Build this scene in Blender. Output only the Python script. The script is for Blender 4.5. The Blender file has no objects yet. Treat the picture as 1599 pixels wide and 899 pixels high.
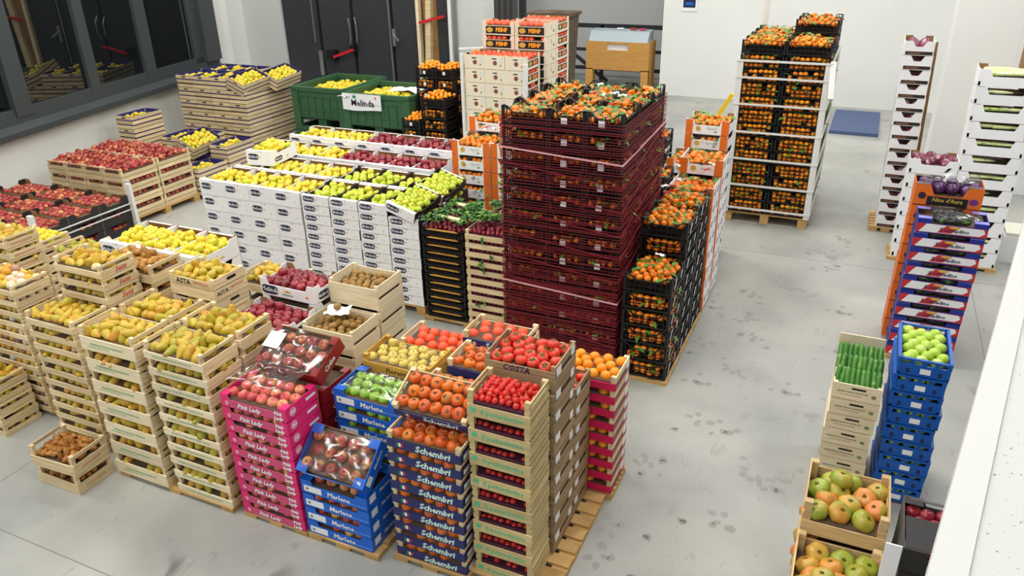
import bpy, math, random
import numpy as np
from mathutils import Matrix, Vector
random.seed(11)
sc = bpy.context.scene
col = sc.collection
R = math.radians
T = Matrix.Translation
def Rx(a): return Matrix.Rotation(R(a), 4, 'X')
def Ry(a): return Matrix.Rotation(R(a), 4, 'Y')
def Rz(a): return Matrix.Rotation(R(a), 4, 'Z')

# ------------------------------------------------------------------ camera, world, lights, exposure
FPX, YAW, PITCH, ROLL, CAMZ = 1204.0, R(-24.78), R(-25.48), R(-1.17), 3.5
_f = Vector((math.sin(YAW)*math.cos(PITCH), math.cos(YAW)*math.cos(PITCH), math.sin(PITCH)))
_r = Vector((math.cos(YAW), -math.sin(YAW), 0)); _u = _r.cross(_f)
_c, _s = math.cos(ROLL), math.sin(ROLL)
CR, CU = _c*_r + _s*_u, -_s*_r + _c*_u
cam = bpy.data.cameras.new('camera'); cam.sensor_width = 36; cam.lens = FPX/1599*36
cam.clip_start = .05; cam.clip_end = 100
co = bpy.data.objects.new('camera', cam); col.objects.link(co)
co.matrix_world = Matrix((( CR.x, CU.x, -_f.x, 0), (CR.y, CU.y, -_f.y, 0), (CR.z, CU.z, -_f.z, CAMZ), (0, 0, 0, 1)))
sc.camera = co
def project(p):
    q = Vector(p) - Vector((0, 0, CAMZ)); z = q.dot(_f)
    if z < .05: return None
    return 799.5 + FPX*q.dot(CR)/z, 449.5 - FPX*q.dot(CU)/z, z
w = bpy.data.worlds.new('world'); sc.world = w; w.use_nodes = True
w.node_tree.nodes['Background'].inputs[0].default_value = (.93, .97, 1, 1)
w.node_tree.nodes['Background'].inputs[1].default_value = .38
sc.view_settings.view_transform = 'Standard'; sc.view_settings.look = 'None'
sc.view_settings.exposure = 0.0; sc.view_settings.gamma = 1; sc.view_settings.use_curve_mapping = False
LAMPS = [(x, y) for y in (-2.2, 2.0, 6.2, 10.2, 14.2) for x in (-8.6, -4.8, -1.0, 2.8) if not (x > 2 and y < 3)]  # rear row and right-hand column added to brighten front faces and left wall
for x, y in LAMPS:
    l = bpy.data.lights.new('ceiling_led', 'AREA'); l.shape = 'RECTANGLE'; l.size = 2.2; l.size_y = .7
    l.energy = 87; l.color = (1, .99, .975)
    o = bpy.data.objects.new('ceiling_led_light', l); col.objects.link(o); o.location = (x, y, 6.35)

# ------------------------------------------------------------------ materials
def lin(c):
    return tuple(((v/255)/12.92 if v/255 <= .04045 else ((v/255+.055)/1.055)**2.4) for v in c) + (1,)
def new_mat(name):
    m = bpy.data.materials.new(name); m.use_nodes = True
    return m, m.node_tree.nodes, m.node_tree.links, m.node_tree.nodes['Principled BSDF']
MATS = {}
def flat(name, c, rough=.6, var=.06, spec=.4, metal=0):
    if name in MATS: return MATS[name]
    m, n, l, b = new_mat(name)
    b.inputs['Roughness'].default_value = rough; b.inputs['Metallic'].default_value = metal
    b.inputs['Specular IOR Level'].default_value = spec
    oi = n.new('ShaderNodeObjectInfo'); tc = n.new('ShaderNodeTexCoord')
    no = n.new('ShaderNodeTexNoise'); no.inputs['Scale'].default_value = 9; no.inputs['Detail'].default_value = 4
    l.new(tc.outputs['Object'], no.inputs['Vector'])
    ad = n.new('ShaderNodeMath'); ad.operation = 'ADD'
    l.new(oi.outputs['Random'], ad.inputs[0]); l.new(no.outputs['Fac'], ad.inputs[1])
    mr = n.new('ShaderNodeMapRange'); mr.inputs['From Min'].default_value = .3; mr.inputs['From Max'].default_value = 1.7
    mr.inputs['To Min'].default_value = 1-var; mr.inputs['To Max'].default_value = 1+var
    l.new(ad.outputs[0], mr.inputs['Value'])
    h = n.new('ShaderNodeHueSaturation'); h.inputs['Color'].default_value = lin(c)
    l.new(mr.outputs[0], h.inputs['Value']); l.new(h.outputs[0], b.inputs['Base Color'])
    MATS[name] = m; return m
def wood(name, c1, c2, rough=.7, knots=True):
    if name in MATS: return MATS[name]
    m, n, l, b = new_mat(name); b.inputs['Roughness'].default_value = rough
    b.inputs['Specular IOR Level'].default_value = .25
    oi = n.new('ShaderNodeObjectInfo'); tc = n.new('ShaderNodeTexCoord')
    mp = n.new('ShaderNodeMapping'); mp.inputs['Scale'].default_value = (4, 4, 90)
    cb = n.new('ShaderNodeCombineXYZ'); mu = n.new('ShaderNodeMath'); mu.operation = 'MULTIPLY'; mu.inputs[1].default_value = 37
    l.new(oi.outputs['Random'], mu.inputs[0]); l.new(mu.outputs[0], cb.inputs[0]); l.new(mu.outputs[0], cb.inputs[2])
    l.new(cb.outputs[0], mp.inputs['Location']); l.new(tc.outputs['Object'], mp.inputs['Vector'])
    no = n.new('ShaderNodeTexNoise'); no.inputs['Scale'].default_value = 1.0; no.inputs['Detail'].default_value = 5; no.inputs['Distortion'].default_value = .6
    l.new(mp.outputs[0], no.inputs['Vector'])
    cr = n.new('ShaderNodeValToRGB'); cr.color_ramp.elements[0].position = .3; cr.color_ramp.elements[1].position = .7
    cr.color_ramp.elements[0].color = lin(c2); cr.color_ramp.elements[1].color = lin(c1)
    l.new(no.outputs['Fac'], cr.inputs[0])
    mr = n.new('ShaderNodeMapRange'); mr.inputs['To Min'].default_value = .84; mr.inputs['To Max'].default_value = 1.1
    l.new(oi.outputs['Random'], mr.inputs['Value'])
    h = n.new('ShaderNodeHueSaturation'); l.new(mr.outputs[0], h.inputs['Value']); l.new(cr.outputs[0], h.inputs['Color'])
    l.new(h.outputs[0], b.inputs['Base Color'])
    MATS[name] = m; return m
def fruit_mat(name, stops, blush=None, amount=.5, rough=.35, scale=18, spec=.5):
    m, n, l, b = new_mat(name); b.inputs['Roughness'].default_value = rough
    b.inputs['Specular IOR Level'].default_value = spec
    oi = n.new('ShaderNodeObjectInfo'); ge = n.new('ShaderNodeNewGeometry')
    a = n.new('ShaderNodeMath'); a.operation = 'MULTIPLY_ADD'; a.inputs[1].default_value = 7.31
    l.new(oi.outputs['Random'], a.inputs[0]); l.new(ge.outputs['Random Per Island'], a.inputs[2])
    fr = n.new('ShaderNodeMath'); fr.operation = 'FRACT'; l.new(a.outputs[0], fr.inputs[0])
    cr = n.new('ShaderNodeValToRGB'); e = cr.color_ramp.elements
    while len(e) < len(stops): e.new(.5)
    for i, s in enumerate(stops):
        e[i].position = i/max(1, len(stops)-1); e[i].color = lin(s)
    l.new(fr.outputs[0], cr.inputs[0]); out = cr.outputs[0]
    if blush:
        tc = n.new('ShaderNodeTexCoord'); no = n.new('ShaderNodeTexNoise'); no.noise_dimensions = '4D'
        no.inputs['Scale'].default_value = scale; no.inputs['Detail'].default_value = 2
        w4 = n.new('ShaderNodeMath'); w4.operation = 'MULTIPLY'; w4.inputs[1].default_value = 53; l.new(fr.outputs[0], w4.inputs[0])
        l.new(w4.outputs[0], no.inputs['W']); l.new(tc.outputs['Object'], no.inputs['Vector'])
        mr = n.new('ShaderNodeMapRange'); mr.inputs['From Min'].default_value = .62-.3*amount; mr.inputs['From Max'].default_value = .82-.3*amount
        l.new(no.outputs['Fac'], mr.inputs['Value'])
        mx = n.new('ShaderNodeMix'); mx.data_type = 'RGBA'; l.new(mr.outputs[0], mx.inputs['Factor'])
        l.new(out, mx.inputs['A']); mx.inputs['B'].default_value = lin(blush); out = mx.outputs['Result']
    l.new(out, b.inputs['Base Color']); return m
PALE = wood('pale_wood', (236, 218, 178), (204, 178, 132))
PALE2 = wood('cream_wood', (240, 228, 198), (220, 202, 162))
BROWN = wood('brown_board', (176, 150, 116), (140, 114, 84))
AMBER = wood('amber_wood', (226, 180, 88), (180, 128, 50))
PALW = wood('pallet_wood', (214, 178, 118), (170, 130, 78))
DARKW = wood('weathered_wood', (104, 88, 70), (58, 48, 38))
WHITEC = flat('white_card', (242, 243, 245), .6, .05)
CREAMC = flat('cream_card', (232, 222, 198), .6, .05)
KRAFT = flat('kraft_card', (150, 112, 70), .8, .12)
NAVY = flat('navy_print', (30, 40, 74), .5)
WHITEP = flat('white_print', (236, 238, 240), .5, .02)
REDP = flat('red_print', (196, 48, 52), .5)
BLACKP = flat('black_print', (28, 28, 32), .5)
GREENP = flat('green_print', (128, 168, 128), .6)
MINTP = flat('mint_print', (84, 190, 140), .5)
ORNGP = flat('orange_print', (226, 120, 60), .5)
GOLDP = flat('gold_print', (206, 172, 74), .5)
FLAGG = flat('flag_green', (30, 130, 70), .5)
PINKC = flat('pink_card', (224, 40, 112), .45, .06)
PINKD = flat('rose_card', (204, 74, 116), .45, .06)
BLUEC = flat('blue_card', (24, 100, 204), .4, .06)
BLUED = flat('deep_blue_card', (26, 46, 140), .45, .06)
NAVYC = flat('navy_card', (38, 42, 98), .45, .06)
BLACKC = flat('black_card', (40, 38, 38), .55, .15)
GREYC = flat('grey_card', (88, 86, 84), .6, .1)
ORNGC = flat('orange_card', (228, 112, 34), .5, .06)
MAGC = flat('magenta_card', (206, 24, 80), .45, .06)
DREDC = flat('dark_red_card', (140, 22, 30), .35, .06)
LILAC = flat('lilac_card', (140, 140, 222), .5, .06)
BLKPL = flat('black_plastic', (24, 25, 27), .4, .15)
BLUPL = flat('blue_plastic', (22, 88, 176), .38, .08)
GRNPL = flat('green_plastic', (54, 94, 64), .45, .08)
LINER = flat('blue_liner', (52, 46, 110), .6, .1)
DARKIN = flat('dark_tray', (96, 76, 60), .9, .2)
PURPT = flat('purple_tray', (70, 30, 52), .5, .2)
SLOT = flat('slot_shadow', (30, 24, 18), .9, .1)  # near-black colour painted in for the shade inside hand holes and plastic crates
STRAPW = flat('white_strap', (226, 226, 222), .5, .03)
NETM = flat('red_net', (122, 28, 40), .55, .2)
NETS = flat('pink_twine', (224, 170, 176), .6, .05)
STEEL = flat('steel', (170, 174, 176), .35, .05, .5, .8)
DOORM = flat('charcoal_door', (54, 56, 60), .45, .04)
FRAMEM = flat('anthracite_frame', (66, 72, 74), .4, .05)
RAILM = flat('dark_rail', (44, 46, 50), .5, .04)
REDM = flat('red_bar', (204, 36, 44), .4, .04)
OAK = wood('oak_veneer', (222, 170, 96), (196, 142, 72), .5)
PLY = wood('plywood', (206, 166, 104), (184, 140, 80))
GREYBLUE = flat('grey_blue_panel', (176, 190, 196), .4, .03)
MATB = flat('blue_mat', (76, 92, 128), .7, .08)
LEAF = flat('leaf_green', (58, 110, 40), .5, .35)
LEAFL = flat('leaf_light', (110, 160, 60), .5, .3)
def film_mat():
    m, n, l, b = new_mat('clear_film')
    o = n['Material Output']; g = n.new('ShaderNodeBsdfGlossy'); g.inputs['Roughness'].default_value = .16
    t = n.new('ShaderNodeBsdfTransparent'); mx = n.new('ShaderNodeMixShader')
    lw = n.new('ShaderNodeLayerWeight'); lw.inputs['Blend'].default_value = .35
    mr = n.new('ShaderNodeMapRange'); mr.inputs['To Min'].default_value = .06; mr.inputs['To Max'].default_value = .6
    l.new(lw.outputs['Fresnel'], mr.inputs['Value']); l.new(mr.outputs[0], mx.inputs[0])
    l.new(t.outputs[0], mx.inputs[1]); l.new(g.outputs[0], mx.inputs[2]); l.new(mx.outputs[0], o.inputs['Surface'])
    return m
FILM = film_mat()
def wall_mat(name, c, speck=0):
    m, n, l, b = new_mat(name); b.inputs['Roughness'].default_value = .75; b.inputs['Specular IOR Level'].default_value = .2
    tc = n.new('ShaderNodeTexCoord'); no = n.new('ShaderNodeTexNoise'); no.inputs['Scale'].default_value = .7; no.inputs['Detail'].default_value = 6
    l.new(tc.outputs['Object'], no.inputs['Vector'])
    cr = n.new('ShaderNodeValToRGB'); cr.color_ramp.elements[0].position = .3; cr.color_ramp.elements[1].position = .7
    cr.color_ramp.elements[0].color = lin([v*.965 for v in c]); cr.color_ramp.elements[1].color = lin(c)
    l.new(no.outputs['Fac'], cr.inputs[0]); out = cr.outputs[0]
    if speck:
        n2 = n.new('ShaderNodeTexNoise'); n2.inputs['Scale'].default_value = 75; n2.inputs['Detail'].default_value = 1
        l.new(tc.outputs['Object'], n2.inputs['Vector'])
        mr = n.new('ShaderNodeMapRange'); mr.inputs['From Min'].default_value = .69; mr.inputs['From Max'].default_value = .76
        l.new(n2.outputs['Fac'], mr.inputs['Value'])
        mx = n.new('ShaderNodeMix'); mx.data_type = 'RGBA'; l.new(mr.outputs[0], mx.inputs['Factor']); l.new(out, mx.inputs['A'])
        mx.inputs['B'].default_value = lin((120, 116, 112)); out = mx.outputs['Result']
    l.new(out, b.inputs['Base Color']); return m
WALL = wall_mat('white_plaster', (236, 237, 233))
WALLG = wall_mat('grey_plaster', (206, 208, 206))
PARAP = wall_mat('speckled_plaster', (206, 207, 204), 1)
PARAS = wall_mat('smooth_plaster', (210, 211, 208))
CEIL = wall_mat('ceiling_plaster', (220, 220, 216))
def floor_mat():
    m, n, l, b = new_mat('polished_concrete')
    tc = n.new('ShaderNodeTexCoord')
    def noise(s, d, dist=0, sc3=(1, 1, 1)):
        mp = n.new('ShaderNodeMapping'); mp.inputs['Scale'].default_value = sc3
        l.new(tc.outputs['Object'], mp.inputs['Vector'])
        k = n.new('ShaderNodeTexNoise'); k.inputs['Scale'].default_value = s; k.inputs['Detail'].default_value = d; k.inputs['Distortion'].default_value = dist
        l.new(mp.outputs[0], k.inputs['Vector']); return k.outputs['Fac']
    def ramp(x, a, bb, c1, c2):
        cr = n.new('ShaderNodeValToRGB'); cr.color_ramp.elements[0].position = a; cr.color_ramp.elements[1].position = bb
        cr.color_ramp.elements[0].color = c1; cr.color_ramp.elements[1].color = c2; l.new(x, cr.inputs[0]); return cr.outputs[0]
    def mul(a, b_, f=1):
        mx = n.new('ShaderNodeMix'); mx.data_type = 'RGBA'; mx.blend_type = 'MULTIPLY'; mx.inputs['Factor'].default_value = f
        l.new(a, mx.inputs['A']); l.new(b_, mx.inputs['B']); return mx.outputs['Result']
    base = ramp(noise(1.1, 8, .4), .3, .72, lin((156, 157, 153)), lin((186, 185, 178)))
    base = mul(base, ramp(noise(.5, 3), .35, .7, lin((232, 234, 236)), lin((255, 255, 252))))
    smear = ramp(noise(3.2, 4, .8, (1, .55, 1)), .58, .7, (1, 1, 1, 1), lin((184, 184, 184)))
    spots = ramp(noise(1.4, 2, .3), .52, .66, (0, 0, 0, 1), (1, 1, 1, 1))
    mx = n.new('ShaderNodeMix'); mx.data_type = 'RGBA'; l.new(spots, mx.inputs['Factor']); mx.inputs['A'].default_value = (1, 1, 1, 1); l.new(smear, mx.inputs['B'])
    base = mul(base, mx.outputs['Result'])
    base = mul(base, ramp(noise(14, 3, 1.5, (1, .35, 1)), .64, .76, (1, 1, 1, 1), lin((222, 222, 220))))
    l.new(base, b.inputs['Base Color']); b.inputs['Roughness'].default_value = .42; b.inputs['Specular IOR Level'].default_value = .3
    return m
FLOORM = floor_mat()
JOINT = flat('joint_filler', (120, 120, 116), .9, .05)
TYRE = flat('rubber_smudge', (146, 147, 142), .7, .06)
def glass_mat():
    m, n, l, b = new_mat('dark_window_glass')
    b.inputs['Base Color'].default_value = (.006, .008, .009, 1); b.inputs['Roughness'].default_value = .015
    b.inputs['IOR'].default_value = 2.1; return m
GLASS = glass_mat()
def emis(name, c, s):
    m, n, l, b = new_mat(name); b.inputs['Emission Color'].default_value = lin(c); b.inputs['Emission Strength'].default_value = s; return m
LEDM = emis('led_diffuser', (255, 250, 240), 4)

# ------------------------------------------------------------------ mesh building
class MB:
    def __init__(s): s.v, s.f, s.m, s.sm = [], [], [], []
    def add(s, vs, fs, mi=0, smooth=False):
        o = len(s.v); s.v += [tuple(x) for x in vs]
        for f in fs: s.f.append([i+o for i in f]); s.m.append(mi); s.sm.append(smooth)
        return s
    def box(s, x0, x1, y0, y1, z0, z1, mi=0):
        return s.add([(x, y, z) for z in (z0, z1) for y in (y0, y1) for x in (x0, x1)],
                     [(0, 2, 3, 1), (4, 5, 7, 6), (0, 1, 5, 4), (2, 6, 7, 3), (0, 4, 6, 2), (1, 3, 7, 5)], mi)
    def prism(s, poly, ax, a0, a1, mi=0):
        n = len(poly)
        def p(u, v, a): return (u, a, v) if ax == 'y' else (a, u, v) if ax == 'x' else (u, v, a)
        vs = [p(u, v, a0) for u, v in poly] + [p(u, v, a1) for u, v in poly]
        fs = [tuple(range(n)), tuple(range(2*n-1, n-1, -1))] + [(i, i+n, (i+1) % n+n, (i+1) % n) for i in range(n)]
        return s.add(vs, fs, mi)
    def lathe(s, prof, n=12, mi=0, smooth=True, rib=0, nr=5):
        vs, fs = [], []; k = len(prof)
        for r, z in prof:
            for i in range(n):
                a = 2*math.pi*i/n; rr = r*(1+rib*math.cos(nr*a))
                vs.append((rr*math.cos(a), rr*math.sin(a), z))
        for j in range(k-1):
            for i in range(n): fs.append((j*n+i, j*n+(i+1) % n, (j+1)*n+(i+1) % n, (j+1)*n+i))
        fs.append(tuple(range(n-1, -1, -1))); fs.append(tuple((k-1)*n+i for i in range(n)))
        return s.add(vs, fs, mi, smooth)
    def bar(s, a, b, r, mi=0):
        a, b = Vector(a), Vector(b); d = (b-a).normalized()
        u = d.cross(Vector((0, 0, 1)) if abs(d.z) < .9 else Vector((1, 0, 0))).normalized(); v = d.cross(u)
        q = [u+v, v-u, -u-v, u-v]
        return s.add([a+x*r for x in q]+[b+x*r for x in q], [(3, 2, 1, 0), (4, 5, 6, 7)]+[(i, (i+1) % 4, (i+1) % 4+4, i+4) for i in range(4)], mi)
    def sheet(s, fn, nu, nv, mi=0, smooth=True):
        vs = [fn(i/nu, j/nv) for j in range(nv+1) for i in range(nu+1)]
        fs = [(j*(nu+1)+i, j*(nu+1)+i+1, (j+1)*(nu+1)+i+1, (j+1)*(nu+1)+i) for j in range(nv) for i in range(nu)]
        return s.add(vs, fs, mi, smooth)
    def build(s, name, *mats):
        me = bpy.data.meshes.new(name); me.from_pydata(s.v, [], s.f)
        for m in mats: me.materials.append(m)
        if len(mats) > 1: me.polygons.foreach_set('material_index', s.m)
        me.polygons.foreach_set('use_smooth', s.sm); me.update(); return me
def boxm(name, mat, *a): return MB().box(*a).build(name, mat)
TXT = {}
def text(s, size, mat, plane='f', shear=0, bold=0, wscale=1):
    key = (s, size, mat.name, plane, shear, bold, wscale)
    if key in TXT: return TXT[key]
    cu = bpy.data.curves.new('lettering', 'FONT'); cu.body = s; cu.size = size; cu.align_x = 'CENTER'; cu.align_y = 'CENTER'
    cu.shear = shear; cu.offset = bold; cu.resolution_u = 1; cu.space_character = 1.0
    o = bpy.data.objects.new('lettering', cu); col.objects.link(o)
    dg = bpy.context.evaluated_depsgraph_get(); dg.update()
    me = bpy.data.meshes.new_from_object(o.evaluated_get(dg))
    bpy.data.objects.remove(o); bpy.data.curves.remove(cu)
    for v in me.vertices:
        x, y = v.co.x*wscale, v.co.y
        v.co = (x, 0, y) if plane == 'f' else (0, x, y)
    me.materials.clear(); me.materials.append(mat); me.name = 'lettering'
    TXT[key] = me; return me
DEC = {}
def decal(shape, w, h, mat, plane='f', t=.0012):
    key = (shape, w, h, mat.name, plane, t)
    if key in DEC: return DEC[key]
    if shape == 'rect': poly = [(-w/2, -h/2), (w/2, -h/2), (w/2, h/2), (-w/2, h/2)]
    elif shape == 'oval': poly = [(w/2*math.cos(a), h/2*math.sin(a)) for a in np.linspace(0, 2*math.pi, 13)[:-1]]
    elif shape == 'para': poly = [(-w/2-h*.4, -h/2), (w/2-h*.4, -h/2), (w/2+h*.4, h/2), (-w/2+h*.4, h/2)]
    else:
        r = h/2; poly = [(w/2-r+r*math.cos(a), r*math.sin(a)) for a in np.linspace(-math.pi/2, math.pi/2, 6)] + \
               [(-w/2+r+r*math.cos(a), r*math.sin(a)) for a in np.linspace(math.pi/2, 3*math.pi/2, 6)]
    me = MB().prism(poly, 'y' if plane == 'f' else 'x', -t if plane == 'f' else 0, 0 if plane == 'f' else t).build('print', mat)
    DEC[key] = me; return me

# ------------------------------------------------------------------ objects
def P(name, me, kids=(), loc=(0, 0, 0), rz=0, kind=None, label=None): return (name, me, list(kids), loc, rz, kind, label)
def put(p, parent):
    name, me, kids, loc, rz, kind, label = p
    o = bpy.data.objects.new(name, me); col.objects.link(o); o.parent = parent
    o.location = loc; o.rotation_euler = (0, 0, R(rz))
    if kind: o['kind'] = kind
    if label: o['label'] = label
    for k in kids: put(k, o)
    return o
def tag(o, label=None, cat=None, group=None, kind=None):
    if label:
        o['label'] = label
        nw = len(label.split())
        if not 4 <= nw <= 16: print('LABEL WORDS', nw, label)
    if cat: o['category'] = cat
    if group: o['group'] = group
    if kind: o['kind'] = kind
    return o
def thing(name, parts, M, label, cat, group=None):
    o = bpy.data.objects.new(name, None); col.objects.link(o); o.empty_display_size = .1
    o.matrix_world = M
    for p in parts: put(p, o)
    return tag(o, label, cat, group)
def single(name, me, M, label=None, cat=None, group=None, kind=None):
    o = bpy.data.objects.new(name, me); col.objects.link(o); o.matrix_world = M
    return tag(o, label, cat, group, kind)
def struct(name, me, M=Matrix(), parts=()):
    o = single(name, me, M, kind='structure')
    for p in parts: put(p, o)
    return o
ORD = ['topmost', 'second from top', 'third from top', 'fourth from top', 'fifth from top', 'sixth from top', 'seventh from top',
       'eighth from top', 'ninth from top', 'tenth from top', 'eleventh from top', 'twelfth from top', 'thirteenth from top', 'fourteenth from top', 'fifteenth from top']

# ------------------------------------------------------------------ fruit
FR = {}      # kind -> parts [(part name, mesh)], name, category, stuff label
LIST = {}    # kind -> list of (prio, matrix, label, group, leafy)
def sphere_prof(r, sq=1.0, n=7): return [(r*math.sin(math.pi*(i+.001)/n) + 1e-4, -r*sq*math.cos(math.pi*i/n)) for i in range(n+1)]
def apple_mesh(name, mat, r):
    pr = [(.0008, -.80*r), (.42*r, -.84*r), (.8*r, -.55*r), (r, -.02*r), (.93*r, .42*r), (.62*r, .76*r), (.28*r, .78*r), (.001, .55*r)]
    mb = MB().lathe(pr, 12)
    mb.lathe([(.0022, .5*r), (.0016, 1.02*r)], 4, 1)
    return mb.build(name, mat, STEMM)
STEMM = flat('stem_brown', (84, 66, 36), .8)
def kind(k, name, cat, parts, stuff): FR[k] = dict(name=name, cat=cat, parts=parts, stuff=stuff); LIST[k] = []
YAPP = fruit_mat('golden_apple_skin', [(212, 204, 40), (226, 206, 48), (232, 198, 56), (200, 206, 52)], (228, 150, 70), .15, .3)
GAPP = fruit_mat('yellow_green_apple_skin', [(176, 196, 44), (194, 206, 56), (206, 206, 60), (180, 200, 40)], (206, 190, 80), .15, .3)
RAPP = fruit_mat('dark_red_apple_skin', [(104, 16, 34), (136, 26, 42), (150, 40, 50), (116, 20, 40)], (176, 70, 70), .2, .25)
NECT = fruit_mat('red_apple_skin', [(130, 28, 38), (150, 36, 42), (172, 56, 52), (120, 26, 36)], (226, 150, 96), .42, .35)
PEAC = fruit_mat('peachy_apple_skin', [(156, 44, 48), (170, 58, 54), (146, 38, 46)], (222, 160, 90), .4, .4)
PEAR = fruit_mat('pear_skin', [(196, 164, 38), (204, 172, 48), (176, 162, 42), (206, 158, 48)], (212, 130, 58), .3, .4)
PEAG = fruit_mat('green_pear_skin', [(166, 154, 38), (184, 166, 44), (194, 158, 42), (150, 150, 38)], (196, 116, 50), .25, .4)
PEAB = fruit_mat('russet_pear_skin', [(176, 128, 44), (160, 110, 40), (190, 140, 56)], (140, 90, 36), .4, .5)
PEAS = fruit_mat('small_russet_skin', [(168, 110, 40), (150, 94, 34), (182, 124, 50)], (120, 74, 30), .35, .45)
KIWI = fruit_mat('kiwi_skin', [(146, 110, 54), (164, 126, 66), (130, 98, 46)], (110, 82, 40), .3, .75)
MAND = fruit_mat('mandarin_skin', [(238, 126, 18), (244, 140, 24), (232, 112, 20), (240, 150, 34)], None, .2, .35)
CLEM = fruit_mat('clementine_skin', [(244, 148, 16), (248, 160, 24), (240, 138, 18)], None, .2, .35)
PINKF = fruit_mat('pink_apple_skin', [(212, 84, 88), (222, 106, 96), (200, 70, 84)], (236, 176, 120), .4, .25)
REDF = fruit_mat('striped_apple_skin', [(166, 52, 56), (186, 84, 70), (150, 44, 56)], (226, 178, 96), .45, .25)
GREF = fruit_mat('bright_green_apple_skin', [(150, 200, 60), (164, 208, 76), (142, 192, 56)], None, .2, .22)
TOMA = fruit_mat('tomato_skin', [(220, 56, 40), (228, 72, 52), (212, 46, 36)], (236, 104, 70), .25, .22)
CHER = fruit_mat('cherry_tomato_skin', [(206, 34, 32), (220, 48, 42), (194, 30, 30)], None, .2, .2)
PERS = fruit_mat('persimmon_skin', [(210, 98, 26), (200, 82, 26), (220, 122, 34), (190, 74, 32)], (150, 104, 44), .15, .3)
CITR = fruit_mat('red_orange_skin', [(228, 76, 40), (234, 92, 50)], None, .2, .4)
BIGT = fruit_mat('mottled_tomato_skin', [(216, 138, 60), (158, 170, 60), (226, 116, 62), (206, 168, 70), (222, 130, 64)], (130, 160, 52), .45, .3, 12)
CUCU = fruit_mat('cucumber_skin', [(58, 116, 34), (74, 136, 42), (48, 100, 30)], (140, 176, 80), .2, .35, 30)
KOHL = fruit_mat('pale_green_skin', [(170, 204, 60), (186, 214, 84), (158, 196, 54)], (214, 226, 140), .3, .4)
RADI = fruit_mat('radicchio_leaf', [(110, 34, 62), (130, 46, 76), (96, 30, 54)], (222, 200, 206), .35, .4, 22)
RDSH = fruit_mat('radish_skin', [(136, 42, 56), (152, 56, 66), (120, 36, 50)], None, .2, .4)
CELE = fruit_mat('celery_stalk', [(206, 216, 150), (226, 228, 180), (184, 204, 120)], (120, 166, 70), .35, .4)
EGGP = fruit_mat('aubergine_skin', [(58, 24, 62), (80, 34, 90), (44, 20, 48)], (150, 90, 170), .2, .2)
AUBG = fruit_mat('black_aubergine_skin', [(34, 34, 34), (48, 44, 48)], (100, 140, 60), .3, .25)
WRAP = fruit_mat('wrapped_fruit', [(222, 176, 50), (216, 150, 44), (214, 214, 214), (230, 190, 80), (150, 100, 110)], None, .2, .4)
ap = lambda n, m, r: [(None, apple_mesh(n, m, r))]
kind('yapple', 'yellow_apple', 'apple', ap('yellow_apple', YAPP, .039), 'yellow apples filling the white cartons, bins and blue-lined crates')
kind('gapple', 'green_apple', 'apple', ap('green_apple', GAPP, .039), 'yellow-green apples in the front right white cartons')
kind('rapple', 'dark_red_apple', 'apple', ap('dark_red_apple', RAPP, .039), 'dark red apples in the white cartons')
kind('nect', 'red_apple', 'apple', ap('red_apple', NECT, .038), 'red apples inside the slatted crates by the wall')
kind('peach', 'red_yellow_apple', 'apple', ap('red_yellow_apple', PEAC, .037), 'red and yellow apples in the black cartons')
kind('pinkapple', 'pink_apple', 'apple', ap('pink_apple', PINKF, .036), 'pink apples inside the pink cartons')
kind('redapple', 'striped_red_apple', 'apple', ap('striped_red_apple', REDF, .037), 'striped red apples inside the blue cartons')
PAPP = fruit_mat('pale_russet_apple_skin', [(206, 186, 84), (214, 190, 96), (190, 176, 70)], (190, 150, 70), .3, .4)
kind('papple', 'pale_apple', 'apple', ap('pale_apple', PAPP, .036), 'pale yellow apples inside the amber crates')
kind('greenapple', 'bright_green_apple', 'apple', ap('bright_green_apple', GREF, .036), 'bright green apples inside the blue cartons')
def pear_mesh(n, m, r=.033):
    pr = [(.001, -1.2*r), (.5*r, -1.22*r), (.9*r, -.85*r), (r, -.35*r), (.86*r, .3*r), (.58*r, .95*r), (.42*r, 1.4*r), (.2*r, 1.6*r), (.001, 1.62*r)]
    mb = MB().lathe(pr, 10); mb.lathe([(.002, 1.55*r), (.0015, 2.0*r)], 4, 1); return mb.build(n, m, STEMM)
kind('pear', 'yellow_pear', 'pear', [(None, pear_mesh('yellow_pear', PEAR))], 'yellow pears inside the wooden crates')
kind('gpear', 'greenish_pear', 'pear', [(None, pear_mesh('greenish_pear', PEAG, .036))], 'greenish pears inside the wooden crates')
kind('bpear', 'russet_pear', 'pear', [(None, pear_mesh('russet_pear', PEAB, .032))], 'russet pears inside the wooden crates')
kind('spear', 'small_russet_pear', 'pear', [(None, pear_mesh('small_russet_pear', PEAS, .024))], 'small russet pears in the floor crates')
kind('wrap', 'wrapped_fruit', 'fruit', [(None, MB().lathe(sphere_prof(.036, .95), 10).build('wrapped_fruit', WRAP))], 'yellow fruit in white and dark wraps inside the wooden crates')
kind('kiwi', 'kiwi', 'kiwi', [(None, MB().lathe(sphere_prof(.026, 1.3), 10).build('kiwi', KIWI))], 'brown kiwis inside the wooden crates')
def leaf_mesh(name, L, mat, n=2, up=.03):
    mb = MB()
    for k in range(n):
        a = k*2.4; c, s = math.cos(a), math.sin(a)
        pts = [(0, 0, up*.8), (L*.5, -L*.22, up), (L, 0, up*.75), (L*.5, L*.22, up), (L*.5, 0, up*.86)]
        mb.add([(x*c-y*s, x*s+y*c, z) for x, y, z in pts], [(0, 1, 4), (1, 2, 4), (2, 3, 4), (3, 0, 4)])
    return mb.build(name, mat)
MLEAF = leaf_mesh('leaf', .08, flat('citrus_leaf', (74, 130, 42), .45, .4), 2, .034)
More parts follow.
